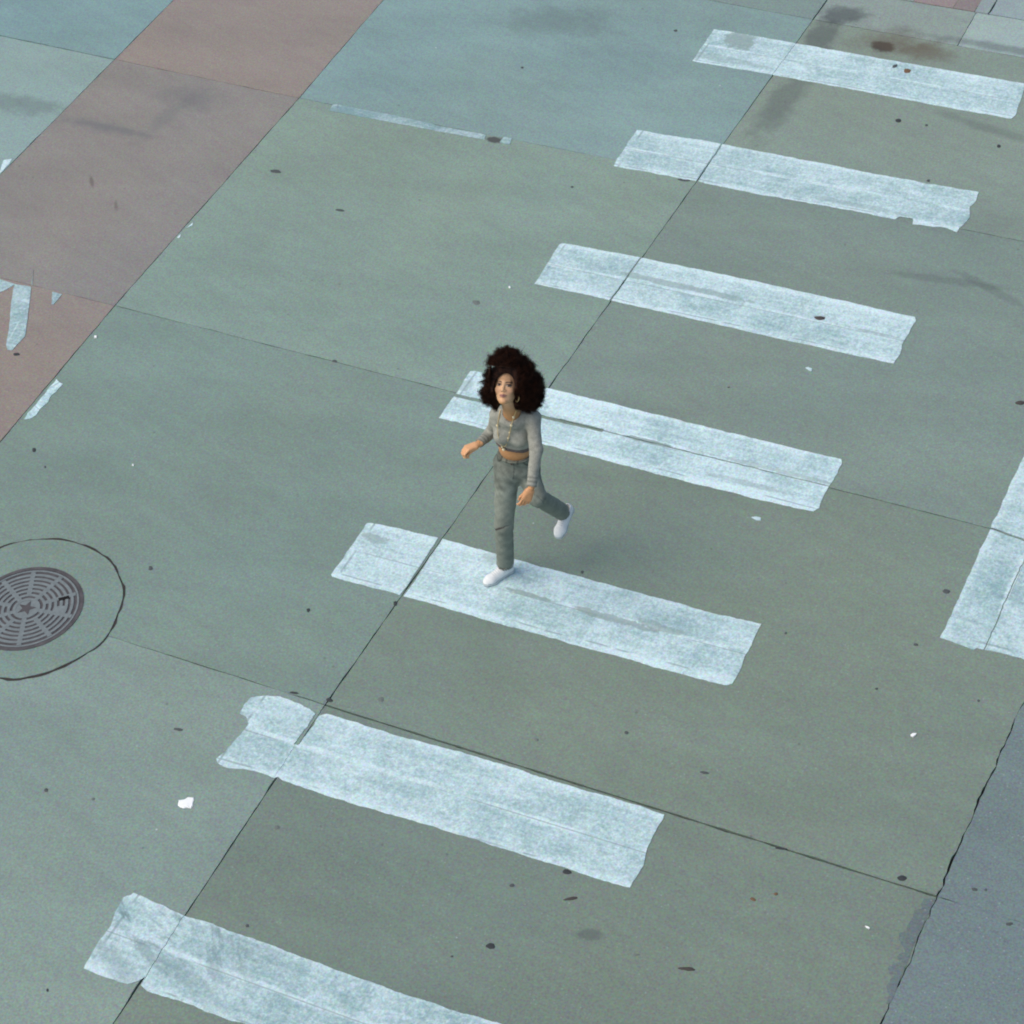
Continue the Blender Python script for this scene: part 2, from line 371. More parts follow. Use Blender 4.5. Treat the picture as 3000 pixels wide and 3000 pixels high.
# coarse grey apron right of the jagged joint
slab('road', [NDS['E_d'], gx(0.0, 0.476), gx(0.0, 0.73), NDS['E_c']], (0.173, 0.230, 0.226), [0.01, 0.01, 0.0, g1 * .6], M_coarse, step=0.025, rough=0.005, seed=4.0)
slab('road', [NDS['E_c'], gx(0.0, 0.73), gx(0.0, 0.984), NDS['E_b']], (0.173, 0.230, 0.226), [0.0, 0.01, 0.01, g1 * .62], M_coarse, rough=0.005, seed=4.0)
slab('road', [NDS['E_b'], gx(0.0, 0.984), gx(0.0, KB), NDS['E_k']], (0.173, 0.230, 0.226), [0.01, 0.01, 0.01, g1], M_coarse, rough=0.008)
# plain continuation out of the frame, and the sheet that reaches the horizon
def flat(name, a0, a1, b0, b1, mat, col, z=-0.004):
    p = [gx(a0, b0), gx(a1, b0), gx(a1, b1), gx(a0, b1)]
    o = sheet(name, [densify(p, 4.0)], -TH, z, mat); o.color = (*col, 1); o['kind'] = 'structure'; return o
for bb in (-0.28, -0.03, 0.225):
    for aL, aR, cc, mm in ((1.36, 1.055, c_m1, M_conc), (1.055, 0.886, c_red, M_red), (0.886, 0.5865, c_bot, M_conc), (0.5865, 0.242, c_rb, M_conc)):
        flat('concrete_slab' if mm is M_conc else 'red_lane', aL - .0005, aR + .0005, bb, bb + 0.2545 if bb < 0.2 else 0.476, mm, cc)
flat('road', 0.2415, -20, -20, 0.4755, M_coarse, (0.173, 0.230, 0.226))
flat('road', -0.001, -20, 0.4765, KB, M_coarse, (0.173, 0.230, 0.226))
flat('road', 20, 0.2425, -20, -0.2805, M_coarse, (0.173, 0.230, 0.226))
flat('road', 20, 1.3605, -0.28, KB + .35, M_conc, c_m1)
flat('pavement', 20, -20, KB + .3505, 20, M_conc, (0.27, 0.33, 0.31))
flat('pavement', 0.0995, -20, KB + .0005, KB + .35, M_conc, (0.27, 0.33, 0.31))

# ------------------------------------------------------------------ painted markings
def clip(poly, p1, p2, gap, side):
    """keep one side of the line p1p2 (world), moved by gap/2"""
    p1 = np.asarray(p1); p2 = np.asarray(p2); t = (p2 - p1) / np.linalg.norm(p2 - p1); n = np.array([-t[1], t[0]]) * side
    d = [float(np.dot(p - p1, n)) - gap / 2 for p in poly]; out = []
    for i in range(len(poly)):
        j = (i + 1) % len(poly)
        if d[i] >= 0: out.append(poly[i])
        if d[i] * d[j] < 0: out.append(poly[i] + (poly[j] - poly[i]) * (d[i] / (d[i] - d[j])))
    return out
def cut(polys, p1, p2, gap):
    r = []
    for p in polys:
        for s in (1, -1):
            q = clip(p, p1, p2, gap, s)
            if len(q) > 2 and abs(area(q)) > 1e-5: r.append(q)
    return r
def jit(poly, amp, seed, step=0.03):
    q = densify(poly, step)
    return [p + np.array([nz(p, 8, seed) + 0.6 * nz(p, 30, seed), nz(p, 8, seed + 5) + 0.6 * nz(p, 30, seed + 5)]) * amp for p in q]
L1a, L1b = NDS['L_c'], NDS['L_0']
MARKS = 'white crosswalk stripes across the concrete'
def stripe(px, label, cuts=(), wear=0.2, tone=1.0, amp=0.007, name='crosswalk_stripe', cat='crosswalk stripe', group=MARKS, z=0.004, ori=None, seed=None, torn=0.0):
    seed = random.uniform(0, 90) if seed is None else seed
    pts = [G2(*p) for p in px]
    polys = [pts]
    for c in cuts:
        if callable(c): polys = c(polys)
        else: polys = cut(polys, c[0], c[1], c[2])
    o0, o1, o3 = ([G2(*q) for q in ori] if ori else (pts[0], pts[1], pts[-1]))
    u = (o1 - o0) / np.linalg.norm(o1 - o0); v = np.array([u[1], -u[0]])
    if np.dot(v, o3 - o0) < 0: v = -v
    polys = [jit(p, amp * 1.6, seed, 0.02) for p in polys]
    wd_ = abs(float(np.dot(o3 - o0, v))) if ori else 0.55
    o = sheet(name, polys, 0.0005, z, M_paint, lambda p: (float(np.dot(p - o0, u)), float(np.dot(p - o0, v)) * 0.55 / wd_))
    o.color = (wear, tone, torn, 1)
    return tag(o, label, cat, group)
def gl(x1, y1, x2, y2, w_): return (G2(x1, y1), G2(x2, y2), w_)
L1 = (952, 2065, 1556, 1207); L1u = (1622, 1115, 2405, 25)

stripe([(2092, 86), (2300, 122), (2600, 176), (3003, 246), (3001, 262), (2988, 300), (2975, 338), (2963, 348), (2800, 320), (2500, 263), (2250, 217), (2028, 180)],
       'farthest crosswalk stripe, topmost in the photo, with a rust spot on it', [gl(2333, 126, 2268, 214, 0.004)], 0.22, 1.0, 0.004, ori=((2090,86),(3003,246),(2030,178)))
stripe([(1865, 382), (1876, 383), (2120, 424), (2400, 478), (2700, 536), (2867, 563), (2858, 592), (2842, 608), (2842, 635), (2825, 655), (2803, 680),
        (2766, 668), (2675, 656), (2676, 640), (2636, 636), (2622, 643), (2500, 618), (2250, 575), (2000, 524), (1797, 487)],
       'second farthest crosswalk stripe, with a notched and torn lower right end', [gl(2113, 425, 2043, 528, 0.016)], 0.25, 0.98, 0.006, ori=((1867,382),(2867,563),(1797,487)))
stripe([(1640, 716), (1648, 713), (1660, 715), (1900, 760), (2200, 822), (2500, 889), (2678, 930), (2682, 940), (2660, 980), (2643, 1010), (2637, 1038), (2620, 1065), (2500, 1041),
        (2200, 974), (1900, 905), (1700, 860), (1566, 832)],
       'third farthest crosswalk stripe, with a dark leaf lying on it', [gl(1876, 758, 1786, 884, 0.014)], 0.22, 1.0, 0.004, ori=((1641,712),(2680,932),(1565,832)))
def s4(polys):
    r = []
    pA, pB = G2(1800, 1200), G2(1730, 1340)
    for p in polys:
        left = [q for q in cut([p], pA, pB, 0.0)]
        for q in left:
            cx = np.mean(np.array(q), 0)
            isleft = cx[0] < G2(1765, 1270)[0]
            r += cut([q], G2(1320, 1155), G2(1765, 1262), 0.036) if isleft else cut([q], G2(1765, 1262), G2(2440, 1428), 0.010)
    return r
stripe([(1378, 1089), (1390, 1088), (1700, 1160), (2000, 1235), (2300, 1308), (2466, 1347), (2468, 1356), (2455, 1385), (2436, 1413), (2420, 1440), (2405, 1468), (2400, 1490), (2384, 1500),
        (2200, 1458), (1900, 1383), (1600, 1303), (1400, 1252), (1287, 1224)],
       'crosswalk stripe directly behind the woman’s head and torso, split lengthwise by a dark joint', [s4], 0.12, 1.05, 0.005, ori=((1379,1086),(2468,1348),(1288,1224)))
stripe([(1076, 1533), (1090, 1532), (1300, 1580), (1600, 1665), (1900, 1745), (2100, 1800), (2229, 1829), (2215, 1858), (2192, 1908), (2182, 1925), (2170, 1960), (2156, 1990), (2145, 2004), (2130, 2008),
        (2050, 1990), (1800, 1921), (1500, 1838), (1170, 1742), (973, 1691), (971, 1684)],
       'crosswalk stripe the woman steps on with her front foot', [gl(1283, 1588, 1178, 1745, 0.030)], 0.22, 1.0, 0.005, ori=((1080,1530),(2229,1829),(972,1686)))
def s6(polys):
    r = []
    for q in cut(polys, G2(700, 2138), G2(1910, 2478), 0.0):
        cy = np.mean(np.array(q), 0)
        up = cy[1] > np.mean([G2(700, 2138), G2(1910, 2478)], 0)[1]
        r += cut([q], G2(952, 2065), G2(875, 2175), 0.034 if up else 0.003)
    return r
stripe([(736, 2044), (776, 2040), (823, 2043), (877, 2060), (908, 2078), (930, 2100), (960, 2092), (1080, 2130), (1130, 2146), (1200, 2166), (1400, 2218), (1600, 2282), (1800, 2340), (1946, 2386), (1943, 2398),
        (1925, 2425), (1905, 2465), (1893, 2500), (1885, 2535), (1866, 2565), (1843, 2603), (1750, 2574), (1600, 2527), (1400, 2462), (1200, 2402), (1000, 2345), (830, 2289), (818, 2276), (806, 2278), (740, 2258), (655, 2247), (637, 2236), (634, 2222),
        (660, 2202), (683, 2175), (703, 2156), (726, 2121), (719, 2102), (702, 2094), (715, 2068)],
       'second nearest crosswalk stripe, below the woman, with a ragged blob-like left end', [s6], 0.24, 0.98, 0.006, ori=((760,2030),(1946,2386),(640,2232)))
stripe([(385, 2622), (391, 2616), (540, 2682), (750, 2752), (1000, 2848), (1250, 2935), (1500, 3012), (1800, 3095), (1985, 3145), (1850, 3400), (1600, 3320), (1200, 3165), (900, 3066), (600, 2962), (430, 2903), (415, 2888), (425, 2862),
        (408, 2878), (375, 2884), (300, 2858), (246, 2838), (246, 2830), (285, 2770), (318, 2720), (348, 2660), (362, 2630)][:12] + [(1985, 3145), (1850, 3400), (1600, 3320), (1200, 3165), (900, 3066), (600, 2962), (430, 2903), (413, 2886), (425, 2860),
        (408, 2874), (375, 2884), (300, 2858), (246, 2838), (246, 2830), (285, 2770), (318, 2720), (348, 2660), (362, 2630)],
       'nearest crosswalk stripe, bottom left, scratched through at its left end', [gl(540, 2682, 422, 2870, 0.004)], 0.30, 0.95, 0.006, ori=((388,2614),(1500,3005),(245,2838)), torn=1.0)
# wide bar down the right side, running along the far joint
ba, bb_ = G2(3000, 1332), G2(2755, 1871)
ud = (ba - bb_) / np.linalg.norm(ba - bb_); vd = np.array([ud[1], -ud[0]])
pb = [bb_, bb_ + vd * 0.15 - ud * .01, bb_ + vd * 0.23 - ud * .02, bb_ + vd * .25, bb_ + vd * 0.60, bb_ + vd * 0.60 + ud * 4.2, bb_ + ud * 4.2]
pj1, pj2 = G2(2910, 1550), G2(2984, 1578)
polys = cut([pb], pj1, pj2, 0.02)
polys = cut(polys, bb_ + vd * 0.295, bb_ + vd * 0.30 + ud * 4, 0.007)
polys = [jit(p, 0.010, 33.0) for p in polys]
o = sheet('stop_line', polys, 0.0005, 0.004, M_paint, lambda p: (float(np.dot(p - bb_, ud)), float(np.dot(p - bb_, vd)) * 0.92))
o.color = (0.3, 0.98, 0, 1); tag(o, 'wide white stop line running off the right edge, square to the crosswalk stripes', 'road marking')
# edge line and arrow remnants
stripe([(974, 308), (985, 307), (1150, 338), (1270, 364), (1280, 368), (1424, 395), (1420, 410), (1270, 382), (1100, 350), (965, 325)],
       'long thin pale line on the concrete beside the top joint', [], 0.6, 0.80, 0.004, name='painted_line', cat='road marking', group='white lane paint remnants')
stripe([(1476, 402), (1500, 406), (1494, 424), (1464, 418)], 'short end of the thin pale line, right of the dark smear', [], 0.5, 0.85, 0.004, name='painted_line', cat='road marking', group='white lane paint remnants')
stripe([(165, 1112), (172, 1118), (184, 1124), (165, 1148), (150, 1162), (138, 1185), (118, 1198), (108, 1218), (88, 1229), (72, 1228), (80, 1212), (110, 1182), (140, 1145), (158, 1125)],
       'short chipped white stroke on the concrete along the red lane’s edge', [], 0.0, 1.1, 0.008, name='painted_line', cat='road marking', group='white lane paint remnants')
stripe([(0, 500), (12, 470), (35, 466), (30, 480), (-20, 528), (-30, 560), (-60, 600), (-60, 560)], 'curved white paint remnant at the left edge above the red lane', [], 0.3, 1.0, 0.005, name='painted_line', cat='road marking', group='white lane paint remnants')
for q, l in ((((554, 662), (565, 652), (563, 660), (546, 668)), 'upper of two tiny white paint chips beside the red lane’s edge'), (((519, 697), (530, 686), (528, 696), (523, 698)), 'lower of two tiny white paint chips beside the red lane’s edge')):
    stripe(list(q), l, [], 0.0, 1.05, 0.003, name='paint_chip', cat='paint chip', group='white lane paint remnants')
# arrow on the red lane: head, stem, fragment
vv = [G2(*p) for p in [(-60, 803), (0, 818), (46, 833), (20, 848), (-10, 862), (-60, 900)]]
v2 = [G2(*p) for p in [(44, 833), (92, 841), (84, 910), (73, 986), (56, 1005), (36, 1027), (22, 1026), (17, 1012), (27, 962), (32, 900), (40, 845)]]
v3 = [G2(*p) for p in [(154, 856), (183, 863), (156, 893), (150, 892)]]
v4 = [G2(*p) for p in [(93, 836), (98, 790), (96, 815), (95, 836)]]
o = sheet('lane_arrow', [jit(p, 0.005, 12.0) for p in (vv, v2, v3, v4)], 0.0005, 0.004, M_paint, lambda p: (p[0], p[1] % 0.5))
o.color = (0.35, 0.86, 0, 1); tag(o, 'broken pale blue-white painted symbol on the red lane at the left edge', 'road marking')

# ------------------------------------------------------------------ manhole
def manhole():
    c = (G2(244.6, 1764) + np.array([-0.385, 0.0]) * 1.0)
    c = G2(78, 1784)
    root = bpy.data.objects.new('manhole_cover', None); C.objects.link(root); root.location = (c[0], c[1], 0)
    tag(root, 'round iron manhole cover with a star, in a concrete collar at the left edge', 'manhole cover')
    ring = [(50, 1588), (100, 1581), (147, 1580), (200, 1584), (250, 1600), (300, 1625), (335, 1655), (352, 1695), (363, 1722), (366, 1735), (360, 1765), (350, 1790), (335, 1830), (318, 1863), (290, 1895), (245, 1922), (200, 1945), (140, 1972), (90, 1984), (30, 1995)]
    w_ = [G2(*p) for p in ring]
    cc = c + np.array([0.0, 0.02])
    # the hidden left half mirrors the seen half through the centre
    ang = sorted([(math.atan2(*(p - cc)[::-1]), np.linalg.norm(p - cc)) for p in w_])
    full = []
    for k in range(96):
        t = -math.pi + 2 * math.pi * k / 96
        a_ = np.array([x[0] for x in ang]); r_ = np.array([x[1] for x in ang])
        if a_[0] <= t <= a_[-1]: r = float(np.interp(t, a_, r_))
        else:
            t2 = t + math.pi if t < 0 else t - math.pi
            r = float(np.interp(t2, a_, r_))
        full.append((t, r))
    rr = np.array([f_[1] for f_ in full]); rr = (np.roll(rr, 1) + rr * 2 + np.roll(rr, -1)) / 4
    pts = [cc + np.array([math.cos(f_[0]), math.sin(f_[0])]) * r for f_, r in zip(full, rr)]
    def ringpoly(pts, cen, d, amp, seed):
        out = []
        for p in pts:
            u = (p - cen) / np.linalg.norm(p - cen); out.append(p + u * (d + nz(p, 6, seed) * amp + nz(p, 22, seed) * amp * .5))
        return out
    def annulus(name, inner, outer, z0, z1, mat, parent):
        n = len(inner); V = [(*p, z1) for p in inner] + [(*p, z1) for p in outer] + [(*p, z0) for p in inner] + [(*p, z0) for p in outer]
        Fc = []
        for i in range(n):
            j = (i + 1) % n
            Fc += [(i, n + i, n + j, j), (n + i, 3 * n + i, 3 * n + j, n + j), (j, 2 * n + j, 2 * n + i, i)]
        o = mesh_obj(name, [(v[0] - c[0], v[1] - c[1], v[2]) for v in V], Fc, mat, parent); return o
    def circ(r, n=96, jitter=0.0): return [c - np.array([math.cos(2 * math.pi * i / n), math.sin(2 * math.pi * i / n)]) * r for i in range(n)]
    dark = simple('collar_joint', (0.05, 0.042, 0.038), 0.95, nsc=12, namt=0.4)
    iron = simple('worn_iron', (0.185, 0.215, 0.215), 0.6, 0.4, 0.0, 30, 0.18, 0.3)
    irond = simple('rusty_iron', (0.092, 0.085, 0.088), 0.8, 0.3, 0.0, 14, 0.35, 0.3)
    mi = ringpoly(pts, cc, -0.009, 0.004, 2.0); mo = ringpoly(pts, cc, 0.007, 0.020, 8.0)
    dense = lambda P: P
    o = annulus('collar_joint', ringpoly(pts, cc, -0.03, 0, 1), mo, 0.0005, 0.0025, dark, root)
    R0 = 0.404
    col = annulus('collar', circ(R0 - 0.002), mi, 0.0005, 0.006, M_conc, root); col.color = (*c_m2, 1)
    annulus('frame', circ(R0 - 0.028), circ(R0), 0.0005, 0.010, irond, root)
    # lid: dark recessed disc with raised worn bars
    n = 96; base = [(0, 0, 0.004)] + [((R0 - .03) * math.cos(2 * math.pi * i / n), (R0 - .03) * math.sin(2 * math.pi * i / n), 0.004) for i in range(n)]
    lid = mesh_obj('lid', base, [(0, i + 1, (i + 1) % n + 1) for i in range(n)], irond, root)
    V, Fc = [], []
    RL = R0 - 0.034
    A0 = math.radians(8)
    def arcbox(r0, r1, a0, a1, z0=0.004, z1=0.009):
        k = max(2, int((a1 - a0) * 14)); b = len(V)
        for i in range(k + 1):
            t = a0 + (a1 - a0) * i / k
            for r, z in ((r0, z1), (r1, z1), (r0, z0), (r1, z0)): V.append((r * math.cos(t), r * math.sin(t), z))
        for i in range(k):
            q = b + 4 * i
            Fc.extend([(q, q + 1, q + 5, q + 4), (q + 1, q + 3, q + 7, q + 5), (q + 4, q + 6, q + 2, q)])
        Fc.extend([(b, b + 2, b + 3, b + 1), (b + 4 * k + 1, b + 4 * k + 3, b + 4 * k + 2, b + 4 * k)])
    # light concentric rings with dark slots between; spokes bridge the slots
    radii = [0.235, 0.345, 0.455, 0.56, 0.665, 0.77, 0.875, 0.985]
    for i, rf in enumerate(radii):
        wd = 0.021 if i < 7 else 0.014
        arcbox(RL * rf - wd / 2, RL * rf + wd / 2, 0, 2 * math.pi)
    nsp = [5, 10, 10, 10, 10, 10, 10]
    for i in range(7):
        for k in range(nsp[i]):
            t = A0 + 2 * math.pi * k / nsp[i] 
            hw = 0.017 / (RL * (radii[i] + radii[i + 1]) / 2)
            arcbox(RL * radii[i] + 0.011, RL * radii[i + 1] - 0.011, t - hw, t + hw, 0.004, 0.0088)
    arcbox(RL * 0.54, RL * 0.80, A0 + 0.02, A0 + 0.30, 0.004, 0.0095)
    mesh_obj('tread', V, Fc, iron, lid)
    star = []
    for k in range(10):
        r = RL * (0.185 if k % 2 == 0 else 0.078); t = A0 + math.pi * k / 5 + 0.3; star.append((r * math.cos(t), r * math.sin(t)))
    disc = [(RL * .235 * math.cos(2 * math.pi * i / 40), RL * .235 * math.sin(2 * math.pi * i / 40)) for i in range(40)]
    V2 = [(*p, 0.0072) for p in disc]; Fc2 = [list(range(40))]
    mesh_obj('hub_plate', V2, Fc2, iron, lid)
    V3 = [(*p, 0.0098) for p in star] + [(*p, 0.007) for p in star]
    mesh_obj('star', V3, [list(range(10))] + [(i, i + 10, (i + 1) % 10 + 10, (i + 1) % 10) for i in range(10)], irond, lid)
    # pick hole
    pc = G2(187, 1756) - c; t = math.atan2(pc[1], pc[0]); r = np.linalg.norm(pc)
    er = np.array([math.cos(t), math.sin(t)]); et = np.array([-er[1], er[0]]); q = [er * (r + a_) + et * b_ for a_, b_ in ((-.035, -.014), (.04, -.014), (.04, .016), (-.035, .016))]
    hm = simple('pick_hole', (0.012, 0.01, 0.01), 0.9)
    mesh_obj('pick_hole', [(*p, 0.0102) for p in q], [(0, 1, 2, 3)], hm, lid)
manhole()

# ------------------------------------------------------------------ litter and gum
def blob(px, py, wpx, hpx, ang, mat, name, label, cat, group=None, h=0.0025, z=0.0008, pointy=0.0, seed=None):
    """a small flattened lump lying on the surface; sizes in photo pixels at that spot, ang in degrees in the photo"""
    c = G2(px, py); seed = random.uniform(0, 99) if seed is None else seed
    n = 22; top = []
    ca, sa = math.cos(math.radians(ang)), math.sin(math.radians(ang))
    for i in range(n):
        t = 2 * math.pi * i / n
        r = 1 + 0.30 * mnoise.noise(Vector((math.cos(t) * 1.3, math.sin(t) * 1.3, seed)))
        if pointy: r *= 1 - pointy * 0.45 * (0.5 - 0.5 * math.cos(t)) ** 0.5 + pointy * 0.9 * max(0, -math.cos(t)) ** 6
        ex, ey = wpx / 2 * r * math.cos(t), hpx / 2 * r * math.sin(t)
        top.append(G2(px + ex * ca - ey * sa, py + ex * sa + ey * ca) - c)
    V = [(p[0], p[1], z) for p in top] + [(p[0] * .75, p[1] * .75, z + h) for p in top] + [(0, 0, z + h * 1.25)]
    Fc = []
    for i in range(n):
        j = (i + 1) % n; Fc += [(i, j, n + j, n + i), (n + i, n + j, 2 * n)]
    o = mesh_obj(name, V, Fc, mat, smooth=True); o.location = (c[0], c[1], 0)
    return tag(o, label, cat, group)
M_gum = simple('old_gum', (0.085, 0.095, 0.095), 0.8, nsc=90)
M_gumd = simple('black_gum', (0.045, 0.05, 0.052), 0.75, nsc=90)
M_gumf = simple('pale_gum', (0.155, 0.18, 0.165), 0.8, nsc=90)
M_leaf = simple('dry_leaf', (0.07, 0.062, 0.058), 0.8, nsc=60)
M_rust = simple('brown_spot', (0.17, 0.105, 0.06), 0.85, nsc=60)
M_paper = simple('paper', (0.95, 0.96, 0.93), 0.7, nsc=30, namt=0.03)
M_paperb = simple('bluish_paper', (0.55, 0.70, 0.72), 0.7, nsc=30, namt=0.05)
GG = 'flattened gum spots on the concrete'
gum = [
    (1979, 90, 12, 7, M_gum, 'small dark gum spot left of the farthest stripe'),
    (1530, 198, 9, 6, M_gum, 'small gum spot on the blue-grey slab at top centre'),
    (996, 616, 26, 8, M_gum, 'flat dark gum streak left of centre, the lower right of two above the long joint'),
    (808, 502, 32, 10, M_gum, 'longest flat dark gum streak, beside the red lane’s right edge'),
    (1395, 886, 24, 13, M_gumf, 'faint gum spot above and left of the woman’s hair'),
    (1676, 548, 9, 6, M_gum, 'tiny gum spot below the second farthest stripe'),
    (2631, 353, 18, 11, M_gumd, 'black gum spot under the middle of the farthest stripe'),
    (2714, 367, 9, 7, M_gum, 'tiny gum spot right of the black one under the farthest stripe'),
    (2926, 429, 11, 10, M_gumd, 'round black gum spot below the farthest stripe’s right end'),
    (2719, 530, 9, 7, M_gum, 'small gum spot on the upper edge of the second farthest stripe'),
    (100, 1318, 11, 13, M_gumd, 'black gum spot below the red lane at the far left'),
    (132, 1368, 6, 7, M_gum, 'tiny gum speck just under the black spot at the far left'),
    (441, 1665, 12, 13, M_gum, 'gum spot right of the manhole collar'),
    (903, 1788, 11, 12, M_gumd, 'dark gum spot below the left end of the woman’s stripe'),
    (1116, 2049, 18, 15, M_gumf, 'faint round gum spot right of the joint crossing'),
    (1706, 1676, 9, 9, M_gum, 'small gum spot above the stripe, right of the woman’s front foot'),
    (1835, 2147, 12, 9, M_gum, 'gum spot between the woman’s stripe and the next nearer one'),
    (1572, 2168, 14, 9, M_gumf, 'faint gum spot in the middle of the slab below the woman'),
    (2773, 1733, 24, 12, M_gum, 'gum smear just left of the stop line'),
    (2683, 1889, 14, 8, M_gum, 'small gum spot left of the stop line’s lower corner'),
    (2302, 1855, 7, 8, M_gum, 'tiny gum spot right of the stripe the woman steps on'),
    (2568, 2018, 9, 7, M_gum, 'small gum spot on the open slab at lower right'),
    (2867, 2053, 8, 7, M_gum, 'small gum spot near the jagged crack, far right'),
    (135, 2315, 13, 12, M_gum, 'gum spot on the empty slab at lower left'),
    (273, 2341, 12, 7, M_gumf, 'faint gum spot left of the large white scrap'),
    (522, 2137, 26, 9, M_gum, 'flat gum streak between manhole and ragged stripe end'),
    (139, 2901, 7, 9, M_gumd, 'tiny black gum spot at the bottom left'),
    (724, 2712, 11, 10, M_gum, 'gum spot touching above the nearest stripe'),
    (811, 2425, 18, 12, M_gumf, 'faint gum spot just right of the long joint at lower left'),
    (1324, 2802, 9, 6, M_gum, 'small gum speck left of the big black lump'),
    (1438, 2772, 28, 17, M_gumd, 'big black gum lump at the bottom centre'),
    (1663, 2554, 28, 14, M_gumd, 'black gum lump against the lower edge of the ragged stripe'),
    (1500, 2594, 15, 10, M_gum, 'gum spot below the ragged stripe, left of the black lump'),
    (2064, 2264, 26, 8, M_gum, 'flat gum streak above the long joint, right of the ragged stripe'),
    (2643, 2573, 28, 16, M_gumd, 'pointed black lump near the joint corner at lower right'),
    (2855, 2606, 18, 9, M_gum, 'larger gum spot on the coarse grey road surface'),
    (2888, 2607, 9, 6, M_gum, 'smaller gum spot beside the larger one on the coarse grey road'),
    (2957, 2707, 22, 10, M_gum, 'gum smear on the coarse grey road near the right edge'),
    (1865, 2797, 20, 5, M_gumf, 'thin faint gum streak at the bottom, left of the leaf'),
    (2135, 1135, 8, 4, M_gum, 'tiny gum speck between the third and fourth stripes'),
    (48, 1038, 20, 9, M_gumd, 'dark smear on the red lane under the painted symbol'),
]
gum += [(966, 2051, 19, 12, M_gumd, 'black lump of dirt where the two long joints cross'), (2289, 2486, 34, 8, M_gumd, 'long dark dirt patch filling the lower right joint'),
        (980, 1058, 16, 8, M_gum, 'small dirt lump on the joint left of the woman’s head'), (1158, 1768, 12, 14, M_gumd, 'dark dirt lump on the joint below the woman’s stripe'),
        (862, 2030, 30, 6, M_gumd, 'thin black dirt streak on the joint above the ragged stripe')]
for x, y, w_, h_, mt, lb in gum:
    stp = 0.0045 if lb.startswith('small gum spot on the upper') else 0.0008
    blob(x, y, w_, h_, random.uniform(-12, 12) if w_ < 24 else (-40 if 'smear on the red' in lb else 8), mt, 'gum_spot', lb, 'gum spot', GG, z=stp)
blob(1672, 2633, 42, 11, -10, M_leaf, 'dry_leaf', 'thin dark dry leaf below the ragged stripe’s right end', 'leaf', h=0.006, pointy=0.7)
blob(2016, 2839, 44, 14, 4, M_leaf, 'dry_leaf', 'dark pointed dry leaf on the bottom slab, right of centre', 'leaf', h=0.006, pointy=0.8)
blob(2401, 933, 32, 11, 3, M_leaf, 'dry_leaf', 'small dark leaf lying on the third farthest stripe', 'leaf', h=0.006, z=0.0048)
blob(2990, 1181, 26, 14, 0, M_leaf, 'dry_leaf', 'black leaf cut by the right edge of the photo', 'leaf', h=0.008, pointy=0.5)
blob(2004, 527, 40, 8, 5, M_gum, 'gravel_smear', 'short grey smear along the second farthest stripe’s lower edge', 'smear', z=0.0008)
blob(2658, 209, 22, 14, 0, M_rust, 'rust_spot', 'round brown rust spot on the farthest stripe', 'rust spot', 'rust and dirt spots', z=0.0048)
blob(2622, 195, 18, 8, -25, M_gum, 'rust_spot', 'dark curved dirt spot left of the rust spot on the farthest stripe', 'dirt spot', 'rust and dirt spots', z=0.0048)
blob(2206, 2635, 20, 9, 20, M_rust, 'rust_spot', 'brown fleck in the open slab right of the ragged stripe', 'rust spot', 'rust and dirt spots')
blob(2273, 2619, 13, 9, 0, M_rust, 'rust_spot', 'small brown fleck right of the longer brown fleck', 'rust spot', 'rust and dirt spots')

def scrap(pts, mat, label, z=0.002, h=0.006, group='pale scraps on the concrete'):
    w_ = [G2(*p) for p in pts]; c = np.mean(w_, 0); n = len(w_)
    V = [(*(p - c), z) for p in w_] + [(*((p - c) * .9), z + h * random.uniform(.7, 1.2)) for p in w_] + [(0, 0, z + h)]
    Fc = [(i, (i + 1) % n, n + (i + 1) % n, n + i) for i in range(n)] + [(n + i, n + (i + 1) % n, 2 * n) for i in range(n)]
    o = mesh_obj('paper_scrap', V, Fc, mat); o.location = (c[0], c[1], 0); return tag(o, label, 'scrap', group)
scrap([(524, 2345), (540, 2343), (551, 2336), (568, 2337), (569, 2345), (566, 2352), (566, 2360), (560, 2369), (548, 2367), (539, 2369), (528, 2366), (521, 2360)], M_paper, 'largest bright white scrap, left of the long joint at lower left')
scrap([(2667, 2154), (2674, 2149), (2686, 2149), (2684, 2154), (2676, 2160), (2669, 2159)], M_paper, 'small bright white scrap at lower right, left of the crack')
scrap([(2359, 1079), (2366, 1076), (2372, 1078), (2380, 1082), (2377, 1089), (2371, 1087), (2364, 1082)], M_paperb, 'small pale scrap under the third farthest stripe')
scrap([(2200, 1516), (2215, 1515), (2230, 1518), (2229, 1526), (2217, 1526), (2208, 1521)], M_paperb, 'pale scrap below the right part of the stripe behind the woman')
scrap([(276, 985), (283, 985), (284, 991), (277, 992)], M_paper, 'tiny white speck beside the red lane')
scrap([(387, 1361), (392, 1361), (392, 1366), (387, 1366)], M_paper, 'tiny white speck on the open slab at left')
scrap([(1490, 841), (1495, 840), (1496, 845), (1491, 846)], M_paper, 'tiny white speck above the woman’s hair')
scrap([(2534, 2714), (2541, 2716), (2549, 2720), (2546, 2723), (2538, 2719)], M_paper, 'thin cream sliver on the bottom right slab')

